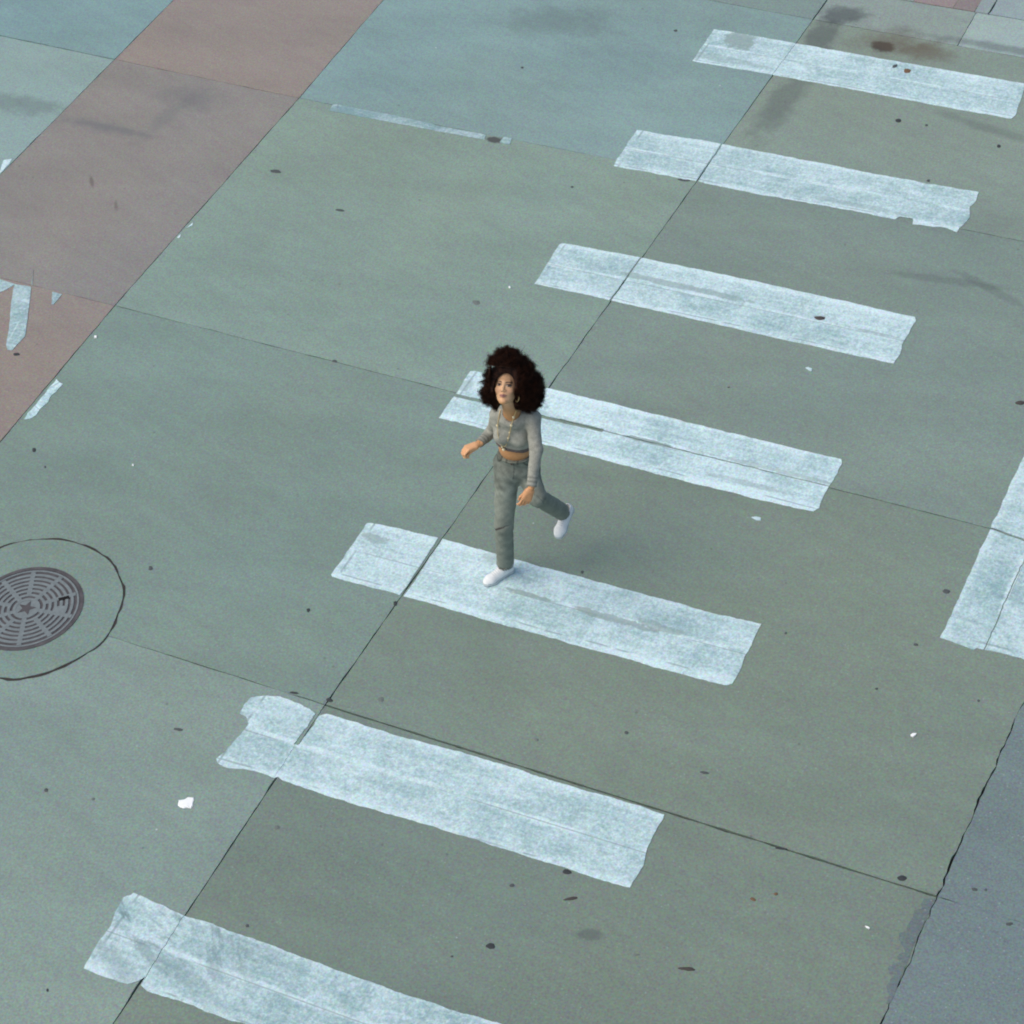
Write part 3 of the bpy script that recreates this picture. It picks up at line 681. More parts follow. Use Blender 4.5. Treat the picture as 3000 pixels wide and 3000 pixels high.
# cement smears along the joint at lower right
M_smear = concrete('cement_smear', 0.05)
sm = [(2742, 2634), (2708, 2632), (2697, 2650), (2702, 2662), (2680, 2668), (2673, 2690), (2658, 2712), (2655, 2728), (2635, 2735), (2632, 2752), (2645, 2772), (2652, 2790), (2634, 2795), (2624, 2808), (2640, 2818), (2612, 2824), (2600, 2836), (2606, 2852),
      (2622, 2858), (2606, 2876), (2596, 2890), (2604, 2915), (2596, 2940), (2609, 2938), (2630, 2884), (2664, 2802), (2700, 2716)]
o = sheet('cement_smear', [jit([G2(*p) for p in sm], 0.006, 3.0)], 0.0003, 0.0022, M_smear); o.color = (0.145, 0.185, 0.185, 1)
tag(o, 'darker scalloped cement smear beside the jagged joint at lower right', 'cement smear')

# ================================================================== THE WOMAN
O3 = G(1545, 1680)
fh = np.array([RC[0, 2], RC[1, 2], 0]); fh /= np.linalg.norm(fh)
eR = np.array([fh[1], -fh[0], 0]); eT = -fh; eZ = np.array([0, 0, 1.0])
CAMP = np.array([0, 0, CAM_H])
def P(px, py, t):
    """local (right, toward camera, up) coordinates of a joint seen at a spot, t metres in front of her standing plane"""
    d = ray(px, py); s = ((O3 + eT * t - CAMP) @ eT) / (d @ eT); q = CAMP + d * s - O3
    return np.array([q @ eR, q @ eT, q[2]])
def Pz(px, py, z):
    q = G(px, py, z) - O3; return np.array([q @ eR, q @ eT, q[2]])
VW = np.array([RC[:, 2] @ eR, RC[:, 2] @ eT, RC[2, 2]])       # view direction in local coordinates
CR = np.array([RC[:, 0] @ eR, RC[:, 0] @ eT, RC[2, 0]]); CU = -np.array([RC[:, 1] @ eR, RC[:, 1] @ eT, RC[2, 1]])
nrm = lambda v: np.asarray(v) / np.linalg.norm(v)

class Field:
    def __init__(s, lo, hi, h):
        s.lo = np.array(lo, float); s.h = h; s.n = np.ceil((np.array(hi) - s.lo) / h).astype(int) + 1
        s.a = np.full(s.n, 1.0, np.float32)
    def box(s, lo, hi):
        i0 = np.clip(((np.asarray(lo) - s.lo) / s.h).astype(int), 0, s.n); i1 = np.clip(((np.asarray(hi) - s.lo) / s.h).astype(int) + 2, 0, s.n)
        if np.any(i1 <= i0): return None, None
        sl = tuple(slice(a, b) for a, b in zip(i0, i1))
        ax = [(s.lo[k] + s.h * np.arange(i0[k], i1[k])).astype(np.float32) for k in range(3)]
        return sl, np.stack(np.meshgrid(*ax, indexing='ij'), -1)
    def comb(s, sl, d, k, mode):
        a = s.a[sl]
        if mode == 'add':
            h_ = np.maximum(k - np.abs(a - d), 0) / k; s.a[sl] = np.minimum(a, d) - h_ * h_ * k / 4
        else:
            d = -d; h_ = np.maximum(k - np.abs(a - d), 0) / k; s.a[sl] = np.maximum(a, d) + h_ * h_ * k / 4
    def cone(s, a, b, ra, rb, k=0.02, sq=None, mode='add'):
        a = np.asarray(a, np.float32); b = np.asarray(b, np.float32); r = max(ra, rb) * (1.0 if sq is None else max(1, sq[1])) + k + 0.03
        sl, p = s.box(np.minimum(a, b) - r, np.maximum(a, b) + r)
        if sl is None: return
        ba = b - a; q = p - a; h_ = np.clip((q @ ba) / max(1e-9, ba @ ba), 0, 1); d = q - h_[..., None] * ba
        if sq is not None:
            ax = np.asarray(sq[0], np.float32); c = d @ ax; d = d + (c * (1 / sq[1] - 1))[..., None] * ax
        s.comb(sl, np.linalg.norm(d, axis=-1) - (ra + (rb - ra) * h_), k, mode)
    def ell(s, c, R, rad, k=0.02, mode='add'):
        c = np.asarray(c, np.float32); rad = np.asarray(rad, np.float32); r = rad.max() + k + 0.03
        sl, p = s.box(c - r, c + r)
        if sl is None: return
        q = (p - c) @ np.asarray(R, np.float32).T; k0 = np.linalg.norm(q / rad, axis=-1); k1 = np.linalg.norm(q / rad ** 2, axis=-1) + 1e-6
        s.comb(sl, k0 * (k0 - 1) / k1, k, mode)
    def grid(s):
        ax = [(s.lo[k] + s.h * np.arange(s.n[k])).astype(np.float32) for k in range(3)]; return np.stack(np.meshgrid(*ax, indexing='ij'), -1)
    def plane(s, p0, n_, k=0.004):
        """cut away the side n points to"""
        d = (s.grid() - np.asarray(p0, np.float32)) @ np.asarray(nrm(n_), np.float32)
        s.a = np.maximum(s.a, d)
    def mesh(s):
        a = s.a; a[0] = a[-1] = 1; a[:, 0] = a[:, -1] = 1; a[:, :, 0] = a[:, :, -1] = 1
        neg = a < 0; X, Y, Z = a.shape
        cs = np.zeros((X - 1, Y - 1, Z - 1, 3), np.float32); cn = np.zeros((X - 1, Y - 1, Z - 1), np.float32)
        for ax in range(3):
            sl0 = [slice(None)] * 3; sl1 = [slice(None)] * 3; sl0[ax] = slice(0, -1); sl1[ax] = slice(1, None)
            a0, a1 = a[tuple(sl0)], a[tuple(sl1)]; cr = (a0 < 0) != (a1 < 0)
            idx = np.argwhere(cr)
            if len(idx) == 0: continue
            v0 = a0[cr]; v1 = a1[cr]; t = v0 / (v0 - v1)
            pt = idx.astype(np.float32); pt[:, ax] += t
            o1, o2 = [k for k in range(3) if k != ax]
            for d1 in (0, -1):
                for d2 in (0, -1):
                    c = idx.copy(); c[:, o1] += d1; c[:, o2] += d2
                    np.add.at(cs, tuple(c.T), pt); np.add.at(cn, tuple(c.T), 1)
        act = cn > 0; vid = np.full(cn.shape, -1, np.int64); vid[act] = np.arange(act.sum())
        V = (cs[act] / cn[act][:, None]) * s.h + s.lo
        Fs = []
        for ax in range(3):
            sl0 = [slice(None)] * 3; sl1 = [slice(None)] * 3; sl0[ax] = slice(0, -1); sl1[ax] = slice(1, None)
            n0, n1 = neg[tuple(sl0)], neg[tuple(sl1)]; o1, o2 = [(1, 2), (2, 0), (0, 1)][ax]
            for flip in (False, True):
                idx = np.argwhere((n0 & ~n1) if not flip else (~n0 & n1))
                if len(idx) == 0: continue
                q = []
                for d1, d2 in ((0, 0), (-1, 0), (-1, -1), (0, -1)):
                    c = idx.copy(); c[:, o1] += d1; c[:, o2] += d2; q.append(vid[tuple(c.T)])
                q = np.stack(q, 1)
                Fs.append(q if not flip else q[:, ::-1])
        return V, np.concatenate(Fs)

def snoise(p, f, seed=0.0):
    x, y, z = p[..., 0] * f + seed, p[..., 1] * f + seed * 1.7, p[..., 2] * f - seed
    return (np.sin(x + 1.3 * np.sin(y * 1.1 + z * .7)) + np.sin(y * 1.2 + 1.4 * np.sin(z * .9 + x * .6) + 2) + np.sin(z * 1.1 + 1.2 * np.sin(x * 1.2 + y * .8) + 4)) / 3

def to_world_mesh(name, V, Fq, mat, parent, cols=None, smooth=True):
    """V in local (right, toward camera, up); the person root is turned so its axes are (right, away, up)"""
    me = bpy.data.meshes.new(name)
    V = np.asarray(V, np.float64).copy(); V[:, 1] *= -1
    Fq = np.asarray(Fq, np.int64)[:, ::-1]
    nf, k = Fq.shape
    me.vertices.add(len(V)); me.vertices.foreach_set('co', V.ravel())
    me.loops.add(nf * k); me.loops.foreach_set('vertex_index', Fq.ravel().astype(np.int32))
    me.polygons.add(nf); me.polygons.foreach_set('loop_start', (np.arange(nf) * k).astype(np.int32))
    try: me.polygons.foreach_set('loop_total', np.full(nf, k, np.int32))
    except Exception: pass
    me.polygons.foreach_set('use_smooth', np.ones(nf, bool))
    me.update(calc_edges=True); me.validate()
    if cols is not None:
        at = me.color_attributes.new('Col', 'FLOAT_COLOR', 'POINT')
        at.data.foreach_set('color', np.concatenate([cols, np.ones((len(cols), 1))], 1).astype(np.float32).ravel())
    me.materials.append(mat)
    o = bpy.data.objects.new(name, me); C.objects.link(o); o.parent = parent; return o
def submesh(V, Fq, mask):
    f = Fq[mask]; u, inv = np.unique(f, return_inverse=True); return V[u], inv.reshape(f.shape), u

def attr_mat(name, rough, nsc, namt, bump=0.0, spec=0.3, sss=0.0, weave=0.0):
    N = NT(name); at = N.n('ShaderNodeAttribute'); at.attribute_name = 'Col'
    N.b.inputs['Specular IOR Level'].default_value = spec
    x = N.n('ShaderNodeTexCoord').outputs['Object']
    n1 = N.noise(nsc, 4, 0.65, vec=x).outputs[0]; n2 = N.noise(nsc * .15, 4, 0.6, vec=x).outputs[0]
    f = N.ma('MULTIPLY', N.mr(n1, 0.3, 0.7, 1 - namt, 1 + namt, False), N.mr(n2, 0.3, 0.7, 1 - namt * .7, 1 + namt * .7, False))
    if bump: N.bump(n1, bump, 0.004)
    if sss:
        N.b.inputs['Subsurface Weight'].default_value = sss; N.b.inputs['Subsurface Radius'].default_value = (0.01, 0.004, 0.002); N.b.inputs['Subsurface Scale'].default_value = 1.0
    return N.done(N.mul(at.outputs['Color'], f), rough)
M_skin = attr_mat('skin', 0.5, 60, 0.05, 0.05, 0.4, 0.0)
M_knit = attr_mat('knit', 0.95, 200, 0.24, 0.5, 0.1)
M_denim = attr_mat('denim', 0.92, 130, 0.14, 0.4, 0.1)
M_shoe = attr_mat('shoe_canvas', 0.65, 120, 0.05, 0.2, 0.3)

root = bpy.data.objects.new('person', None); C.objects.link(root); root.location = tuple(O3)
root.rotation_euler = (0, 0, math.atan2(eR[1], eR[0]))
tag(root, 'woman with big dark curly hair, grey sweater and jeans, walking and looking up', 'person')

# ---- joints
J = dict(
    hip=P(1513, 1370, 0.00), waist=P(1508, 1318, 0.03), chest=P(1504, 1258, 0.08), neck=P(1502, 1212, 0.105),
    hipR=P(1486, 1382, 0.03), hipL=P(1543, 1380, 0.00), kneeR=P(1476, 1540, 0.09), ankR=Pz(1481, 1652, 0.10),
    kneeL=P(1574, 1456, 0.17), ankL=P(1652, 1503, -0.17),
    shL=P(1562, 1223, 0.13), elL=P(1571, 1318, 0.30), wrL=P(1556, 1430, 0.46), shR=P(1459, 1216, 0.05), elR=P(1443, 1262, -0.13), wrR=P(1402, 1301, 0.02))
if __name__ != 'x':
    for k_, v_ in (): print('JOINT', k_, np.round(v_, 3))
    for a_, b_ in (('hipR', 'kneeR'), ('kneeR', 'ankR'), ('hipL', 'kneeL'), ('kneeL', 'ankL'), ('shL', 'elL'), ('elL', 'wrL'), ('shR', 'elR'), ('elR', 'wrR'), ('hip', 'neck'), ('shL', 'shR')):
        print('BONE', a_, b_, round(float(np.linalg.norm(J[a_] - J[b_])), 3))
# torso frame
tu = nrm(J['neck'] - J['hip']); ts = J['shL'] - J['shR']; ts = nrm(ts - tu * (ts @ tu)); tf = np.cross(tu, ts)
if tf @ VW > 0: tf = -tf
RT = np.array([ts, tf, tu])
# head frame: looks up at the camera and to its left
hf = nrm(-VW * 1.0 - CR * 0.25 - CU * 0.06); hu = CU * 1.0 + CR * 0.12; hu = nrm(hu - hf * (hu @ hf)); hs = np.cross(hf, hu)
if hs @ CR < 0: hs = -hs
RH = np.array([hs, hf, hu])
HC = P(1475, 1133, 0.24) - hf * 0.085
def Hp(s_, f_, u_): return HC + hs * s_ + hf * f_ + hu * u_
HS = 1.02

SK = np.array([0.75, 0.45, 0.25]); 
# ---- head, neck and upper chest
lo = np.minimum(HC - 0.17, J['neck'] - 0.22); hi = np.maximum(HC + 0.17, J['neck'] + 0.2)
Fh = Field(lo, hi, 0.0028)
def he(c, r, k=0.02, mode='add'): Fh.ell(Hp(*c), RH, r, k, mode)
def hc(a, b, ra, rb, k=0.01, mode='add', sq=None): Fh.cone(Hp(*a), Hp(*b), ra, rb, k, sq, mode)
he((0, -0.02, 0.03), (0.073, 0.092, 0.088), 0.01)
he((0, 0.022, -0.018), (0.061, 0.064, 0.088), 0.03)
hc((-0.045, 0.0, -0.055), (-0.012, 0.066, -0.094), 0.016, 0.013, 0.02); hc((0.045, 0.0, -0.055), (0.012, 0.066, -0.094), 0.016, 0.013, 0.02)
he((0, 0.071, -0.093), (0.017, 0.012, 0.013), 0.015)
he((-0.040, 0.058, -0.022), (0.018, 0.017, 0.017), 0.02); he((0.040, 0.058, -0.022), (0.018, 0.017, 0.017), 0.02)
hc((-0.034, 0.074, 0.030), (0.034, 0.074, 0.030), 0.009, 0.009, 0.02); hc((0, 0.08, 0.03), (0, 0.08, 0.03), 0.009, 0.009, 0.015)
for sg in (-1, 1): he((sg * 0.031, 0.099, 0.010), (0.017, 0.013, 0.010), 0.012, 'sub')
for sg in (-1, 1): he((sg * 0.031, 0.0755, 0.010), (0.0125, 0.0125, 0.0095), 0.003)
hc((0, 0.082, 0.022), (0, 0.097, -0.020), 0.0065, 0.0095, 0.010)
for sg in (-1, 1): he((sg * 0.0125, 0.089, -0.024), (0.008, 0.009, 0.006), 0.006)
hc((-0.018, 0.080, -0.053), (0.0, 0.0905, -0.0495), 0.0045, 0.0065, 0.006); hc((0.018, 0.080, -0.053), (0.0, 0.0905, -0.0495), 0.0045, 0.0065, 0.006)
hc((-0.014, 0.080, -0.060), (0.014, 0.080, -0.060), 0.006, 0.006, 0.006); he((0, 0.087, -0.0615), (0.013, 0.006, 0.006), 0.005)
for sg in (-1, 1): he((sg * 0.073, -0.012, -0.008), (0.009, 0.016, 0.030), 0.006)
nb = J['neck'] + tf * 0.0 - tu * 0.01
Fh.cone(Hp(0, -0.022, -0.055), nb, 0.051, 0.053, 0.025)
Fh.cone(nb - ts * 0.10 - tu * 0.025, nb + ts * 0.10 - tu * 0.025, 0.036, 0.036, 0.05)
Fh.ell(J['chest'] + tu * 0.03, RT, (0.115, 0.085, 0.11), 0.05)
Fh.cone(nb - ts * 0.075 + tf * 0.045 + tu * 0.0, nb - ts * 0.008 + tf * 0.062 - tu * .022, 0.007, 0.008, 0.012); Fh.cone(nb + ts * 0.075 + tf * 0.045 + tu * 0.0, nb + ts * 0.008 + tf * 0.062 - tu * .022, 0.007, 0.008, 0.012)
Vh, Qh = Fh.mesh()
def headcol(V):
    q = (V - HC) @ RH.T; s_, f_, u_ = q[:, 0], q[:, 1], q[:, 2]; n = len(V)
    col = np.tile(SK, (n, 1)).astype(float)
    front = f_ > 0.045
    def put(mask, c, amt):
        m_ = np.clip(mask * amt, 0, 1)[:, None]; col[:] = col * (1 - m_) + np.array(c) * m_
    sm = lambda d, w_: np.clip(0.5 - d / w_, 0, 1)
    put(front * sm(np.hypot((np.abs(s_) - .042) / .022, (u_ + .028) / .018) - 1, 0.8), (0.50, 0.235, 0.14), 0.45)
    # lips
    lw = 0.0250; up = -0.0460 - 0.0035 * (s_ / .018) ** 2 - 0.0015 * np.exp(-(s_ / .003) ** 2); dn = -0.0675 + 0.0085 * (s_ / .02) ** 2
    lip = front * sm(np.abs(s_) - lw, .003) * sm(u_ - up, .003) * sm(dn - u_, .003)
    put(lip, (0.38, 0.17, 0.15), 0.95)
    put(front * sm(np.abs(s_) - .02, .004) * sm(np.abs(u_ + .0565 + .002 * (s_ / .02) ** 2) - .0008, .0022), (0.12, 0.04, 0.035), 0.9)
    for sg in (-1, 1):
        e_s = (s_ - sg * .031); e_u = u_ - .010
        ev = front * sm(np.hypot(e_s / .0150, (e_u) / .0075) - 1, .5)
        # brows
        bx = sg * e_s; bu = .0285 + .003 * (1 - ((bx - .002) / .017) ** 2) - .0
        put(front * sm(np.abs(bx) - .019, .004) * sm(np.abs(u_ - bu) - .0046, .003), (0.05, 0.022, 0.014), 0.95)
        # lid shade and crease
        put(front * sm(np.hypot(e_s / .018, (e_u - .003) / .0105) - 1, .6), (0.22, 0.11, 0.07), 0.7)
        put(ev, (0.40, 0.33, 0.29), 1.0)
        put(front * sm(np.hypot((e_s - .0018), (e_u - .0008)) - .0074, .002), (0.028, 0.014, 0.010), 1.0)
        put(front * sm(np.abs(e_s) - .0155, .003) * sm(np.abs(e_u - .0078 * np.sqrt(np.clip(1 - (e_s / .016) ** 2, 0, 1))) - .0026, .002), (0.02, 0.01, 0.008), 1.0)
        put(front * sm(np.hypot((s_ - sg * .0075) / .0045, (u_ + .0315) / .0028) - 1, .5), (0.10, 0.04, 0.03), 0.9)
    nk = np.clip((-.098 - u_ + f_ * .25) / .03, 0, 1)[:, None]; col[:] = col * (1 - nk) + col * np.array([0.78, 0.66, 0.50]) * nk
    return col
ch_ = headcol(Vh)

# ---- torso, legs and upper arms skin (mostly under clothes)
lo = np.array([-0.40, -0.45, -0.02]); hi = np.array([0.50, 0.62, 1.60])
Fb = Field(lo, hi, 0.006)
def torso(Fx, e=0.0, k=0.05):
    w_ = J['waist']; c_ = J['chest']
    Fx.ell(J['hip'] + tu * 0.01 - tf * 0.01, RT, (0.148 + e, 0.108 + e, 0.115 + e), k)
    Fx.ell(w_ + tu * 0.02, RT, (0.112 + e, 0.084 + e, 0.12 + e), k)
    Fx.ell(c_ + tu * 0.01 - tf * 0.005, RT, (0.128 + e, 0.092 + e, 0.14 + e), k)
    for sg in (-1, 1): Fx.ell(c_ + ts * 0.058 * sg + tf * 0.066 - tu * 0.005, RT, (0.052 + e, 0.044 + e, 0.05 + e), 0.03)
    Fx.cone(J['shR'] + ts * 0.012 - tu * .012, J['shL'] - ts * 0.012 - tu * .012, 0.046 + e, 0.046 + e, 0.05)
torso(Fb, -0.006)
for a_, b_, ra, rb in (('hipR', 'kneeR', .075, .05), ('kneeR', 'ankR', .05, .033), ('hipL', 'kneeL', .075, .05), ('kneeL', 'ankL', .05, .033),
                       ('shL', 'elL', .038, .032), ('elL', 'wrL', .032, .022), ('shR', 'elR', .038, .032), ('elR', 'wrR', .032, .022)):
    Fb.cone(J[a_], J[b_], ra, rb, 0.02)
Fb.plane(J['chest'] + tu * 0.08, tu)
# navel
Fb.ell(J['waist'] + tf * 0.083 - tu * 0.005 - ts * 0.0, RT, (0.006, 0.008, 0.009), 0.01, 'sub')
Vb, Qb = Fb.mesh()

# ---- hands
def hand(wr, d, pn, curl, side, k=0.006, spread=1.0, thumb_out=0.9):
    """wr wrist, d direction of the palm, pn back-of-hand normal, side = +1/-1 thumb side along cross(d, pn)"""
    d = nrm(d); pn = nrm(pn - d * (pn @ d)); w_ = np.cross(d, pn) * side
    Fx = Field(wr - 0.20, wr + 0.20, 0.0022)
    Fx.cone(wr - d * 0.024, wr + d * 0.012, 0.022, 0.021, 0.01, (pn, 0.8))
    for q in (-0.026, -0.009, 0.009, 0.025):
        Fx.cone(wr + d * 0.012 + w_ * q * 0.6, wr + d * (0.078 - abs(q) * .25) + w_ * q, 0.0145, 0.0105, 0.014)
    ln = [(0.025, 0.038, 0.024, 0.02), (0.009, 0.043, 0.027, 0.021), (-0.009, 0.040, 0.026, 0.02), (-0.026, 0.031, 0.019, 0.017)]
    for i, (q, l1, l2, l3) in enumerate(ln):
        p0 = wr + d * (0.080 - abs(q) * .25) + w_ * q; a_ = 0.0; cur = d + w_ * q * 1.6 * spread; cur = nrm(cur); r0 = 0.0088 if i < 3 else 0.0076
        c0 = curl[0] + i * curl[3]
        for L_, ang, rr in ((l1, c0, r0), (l2, curl[1], r0 * .92), (l3, curl[2], r0 * .82)):
            ca, sa = math.cos(ang), math.sin(ang); fwd = cur * ca - pn * sa; pn2 = pn * ca + cur * sa
            p1 = p0 + fwd * L_; Fx.cone(p0, p1, rr, rr * .92, 0.0025); p0 = p1; cur = fwd; pn_, pn = pn, pn2
        pn = nrm(np.cross(w_ * side, d)); pn = pn if pn @ pn_ > -9 else pn
        pn = PN0
    # thumb
    t0 = wr + d * 0.018 + w_ * 0.018 - pn * 0.006; t1 = t0 + nrm(d * 0.75 + w_ * thumb_out - pn * 0.35) * 0.042; t2 = t1 + nrm(d + w_ * .25 - pn * 0.45) * 0.031; t3 = t2 + nrm(d - w_ * 0.1 - pn * 0.4) * 0.024
    Fx.cone(t0, t1, 0.0145, 0.0108, 0.012); Fx.cone(t1, t2, 0.0102, 0.0092, 0.003); Fx.cone(t2, t3, 0.0092, 0.0075, 0.003)
    return Fx.mesh()
# left hand (photo right): hangs forward, back of the hand to the camera
dL = nrm(P(1532, 1488, 0.50) - J['wrL']); PN0 = nrm(-VW + CR * 0.35); PN0 = nrm(PN0 - dL * (PN0 @ dL))
VL, QL = hand(J['wrL'] + dL * 0.012, dL, PN0, (0.22, 0.5, 0.35, 0.12), 1 if np.cross(dL, PN0) @ CR < 0 else -1, spread=1.8, thumb_out=0.15)
# right hand (photo left): loosely closed, seen from the thumb side
dR = nrm(P(1366, 1315, 0.05) - J['wrR']); PN0 = nrm(CU * 0.8 - VW * 0.55); PN0 = nrm(PN0 - dR * (PN0 @ dR))
VR, QR = hand(J['wrR'] + dR * 0.010, dR, PN0, (0.6, 1.2, 0.9, 0.05), 1 if np.cross(dR, PN0) @ VW < 0 else -1, thumb_out=-0.05)

def cat_mesh(parts):
    V, Q, Cc, n = [], [], [], 0
    for v, q, c in parts: V.append(v); Q.append(q + n); Cc.append(c); n += len(v)
    return np.concatenate(V), np.concatenate(Q), np.concatenate(Cc)
sk = lambda V: np.tile(SK, (len(V), 1))
cb = sk(Vb) * np.array([0.80, 0.66, 0.50])
Vs, Qs, Cs = cat_mesh([(Vh, Qh, ch_), (Vb, Qb, cb), (VL, QL, sk(VL) * np.array([0.88, 0.74, 0.62])), (VR, QR, sk(VR) * np.array([0.95, 0.85, 0.75]))])
to_world_mesh('body', Vs, Qs, M_skin, root, Cs)

# ---- sweater
Fs_ = Field([-0.42, -0.35, 0.95], [0.36, 0.66, 1.62], 0.0048)
torso(Fs_, 0.006, 0.045)
Fs_.ell(nb + tf * 0.012 - tu * 0.012, RT, (0.095, 0.084, 0.046), 0.035)
for sg_, sh_ in ((-1, 'shR'), (1, 'shL')): Fs_.cone(nb + ts * 0.050 * sg_ + tu * 0.002, J[sh_] - tu * 0.004, 0.040, 0.050, 0.03)
hemp = J['waist'] + tu * 0.075
Fs_.cone(hemp - ts * 0.02 + tu * .03, hemp + ts * 0.02 + tu * .03, 0.095, 0.095, 0.05, (tf, 0.86))
Fs_.plane(hemp + tf * 0.0, -(tu + ts * 0.10 - tf * 0.12))
arms = (('shL', 'elL', .049, .040), ('elL', 'wrL', .040, .032), ('shR', 'elR', .048, .040), ('elR', 'wrR', .040, .031))
for a_, b_, ra, rb in arms:
    A_, B_ = J[a_], J[b_]
    if b_.startswith('wr'): B_ = B_ - nrm(B_ - A_) * 0.012
    Fs_.cone(A_, B_, ra, rb, 0.022)
g = Fs_.grid()
# wrist cut-offs (local), neckline, folds
for a_, b_ in (('elL', 'wrL'), ('elR', 'wrR')):
    d_ = nrm(J[b_] - J[a_]); q = g - J[b_].astype(np.float32); al = q @ d_.astype(np.float32); near = np.linalg.norm(q, axis=-1) < 0.10
    Fs_.a = np.where(near, np.maximum(Fs_.a, al + 0.010), Fs_.a)
nc = J['neck'] + tf * 0.060 + tu * 0.030
Fs_.cone(nb + tu * 0.012, nb + tu * 0.10 + tf * 0.02, 0.056, 0.060, 0.006, None, 'sub')
Fs_.ell(nc, RT, (0.036, 0.040, 0.028), 0.008, 'sub')
fold = snoise(g, 26, 1.0) * 0.0035 + snoise(g * np.array([1, 1, 2.0], np.float32), 55, 2.0) * 0.0022
Fs_.a = Fs_.a + fold.astype(np.float32); del g, fold
Vw, Qw = Fs_.mesh()
W0 = np.array([0.345, 0.345, 0.29])
def alongarm(V, a_, b_):
    d_ = J[b_] - J[a_]; L_ = np.linalg.norm(d_); q = V - J[a_]; al = q @ (d_ / L_); rad = np.linalg.norm(q - al[:, None] * (d_ / L_), axis=1)
    return al, L_, rad
cw = np.tile(W0, (len(Vw), 1)).astype(float)
cuff = np.zeros(len(Vw), bool)
for a_, b_ in (('elL', 'wrL'), ('elR', 'wrR')):
    al, L_, rad = alongarm(Vw, a_, b_); inn = (rad < 0.07) & (al > L_ - 0.075) & (al < L_ + .03)
    cuff |= inn
    st = inn & (((al - (L_ - 0.075)) % 0.027) < 0.013); cw[st] *= 0.72; cw[inn & ~st] *= 1.02
hd = (Vw - hemp) @ nrm(tu + ts * 0.10 - tf * 0.12)
hemm = (hd < 0.034) & (np.abs((Vw - hemp) @ ts) < 0.15) & ~cuff & (np.abs((Vw - hemp) @ tf) < 0.13)
alL = alongarm(Vw, 'shL', 'elL'); alLL = alongarm(Vw, 'elL', 'wrL')
hemm &= ~(((alLL[2] < 0.055) & (alLL[0] > 0)) )
cw[hemm] = np.array([0.12, 0.092, 0.088]); cw[hemm & ((hd % 0.016) < 0.006)] = (0.22, 0.19, 0.18)
fm_c = cuff[Qw].all(1); fm_h = hemm[Qw].all(1) & ~fm_c
v_, f_, u_ = submesh(Vw, Qw, ~(fm_c | fm_h)); sw = to_world_mesh('sweater', v_, f_, M_knit, root, cw[u_]); sw['label'] = 'cropped grey knit sweater'
cen = Vw[Qw].mean(1); isl = np.linalg.norm(cen - J['wrL'], axis=1) < np.linalg.norm(cen - J['wrR'], axis=1)
for mk_, nm in ((fm_c & isl, 'cuff'), (fm_c & ~isl, 'cuff'), (fm_h, 'hem')):
    v_, f_, u_ = submesh(Vw, Qw, mk_)
    if len(v_): to_world_mesh(nm, v_, f_, M_knit, sw, cw[u_])

# ---- jeans
Fj = Field([-0.35, -0.42, 0.02], [0.50, 0.42, 1.14], 0.0048)
Fj.ell(J['hip'] + tu * 0.01 - tf * 0.012, RT, (0.158, 0.118, 0.125), 0.04)
Fj.ell(J['waist'] + tu * 0.0, RT, (0.124, 0.097, 0.14), 0.04)
Fj.cone(J['hipR'] + tu * .02, J['kneeR'], 0.083, 0.064, 0.03); Fj.cone(J['kneeR'], J['ankR'] + np.array([0, 0, 0.01]), 0.062, 0.061, 0.02)
Fj.cone(J['hipL'] + tu * .02, J['kneeL'], 0.080, 0.062, 0.025); Fj.cone(J['kneeL'], J['ankL'], 0.062, 0.057, 0.02)
wtop = J['waist'] + tu * 0.012
Fj.plane(wtop, tu + tf * 0.22)
g = Fj.grid()
for a_, b_, off in (('kneeR', 'ankR', 0.0), ('kneeL', 'ankL', -0.045)):
    d_ = nrm(J[b_] - J[a_]).astype(np.float32); q = g - J[b_].astype(np.float32); near = np.linalg.norm(q, axis=-1) < 0.13
    Fj.a = np.where(near, np.maximum(Fj.a, q @ d_ - off), Fj.a)
    Fj.a = np.where(near & (np.linalg.norm(q - (q @ d_)[..., None] * d_, axis=-1) < 0.054) & (q @ d_ > off - 0.03), np.maximum(Fj.a, 0.054 - np.linalg.norm(q - (q @ d_)[..., None] * d_, axis=-1)), Fj.a)
fold = snoise(g * np.array([.7, .7, 1.6], np.float32), 24, 5.0) * 0.0030 + snoise(g * np.array([1, 1, 1.5], np.float32), 60, 6.0) * 0.0022
Fj.a = Fj.a + fold.astype(np.float32); del g, fold
Vj, Qj = Fj.mesh()
# crease where the front thigh folds into the hip, and folds behind the raised knee
def on_mesh(V, px, py):
    dv = ray(px, py); dl = nrm(np.array([dv @ eR, dv @ eT, dv[2]])); o_ = np.array([(CAMP - O3) @ eR, (CAMP - O3) @ eT, CAMP[2] - O3[2]])
    q = V - o_; al = q @ dl; rad = np.linalg.norm(q - al[:, None] * dl, axis=1); k = rad < 0.009
    return (o_ + dl * al[k].min()) if k.any() else None
for line, r0 in ((((710, 165), (760, 235), (830, 300), (900, 360), (950, 410)), .0060), (((1260, 560), (1330, 620), (1370, 700)), .004), (((740, 1000), (800, 985), (880, 975)), .0045)):
    pp = [on_mesh(Vj, 1300 + x / 4.6, 1330 + y / 4.6) for x, y in line]; pp = [p for p in pp if p is not None]
    for a_, b_ in zip(pp[:-1], pp[1:]): Fj.cone(a_, b_, r0, r0, 0.006, None, 'sub')
Vj, Qj = Fj.mesh()
D0 = np.array([0.215, 0.235, 0.195]); cj = np.tile(D0, (len(Vj), 1)).astype(float)
mot = snoise(Vj, 40, 3.0) * 0.10 + snoise(Vj, 90, 8.0) * 0.08; mot *= 1 + 1.6 * np.clip((Vj[:, 2] - 0.80) / 0.1, 0, 1); cj *= (1 + mot)[:, None]
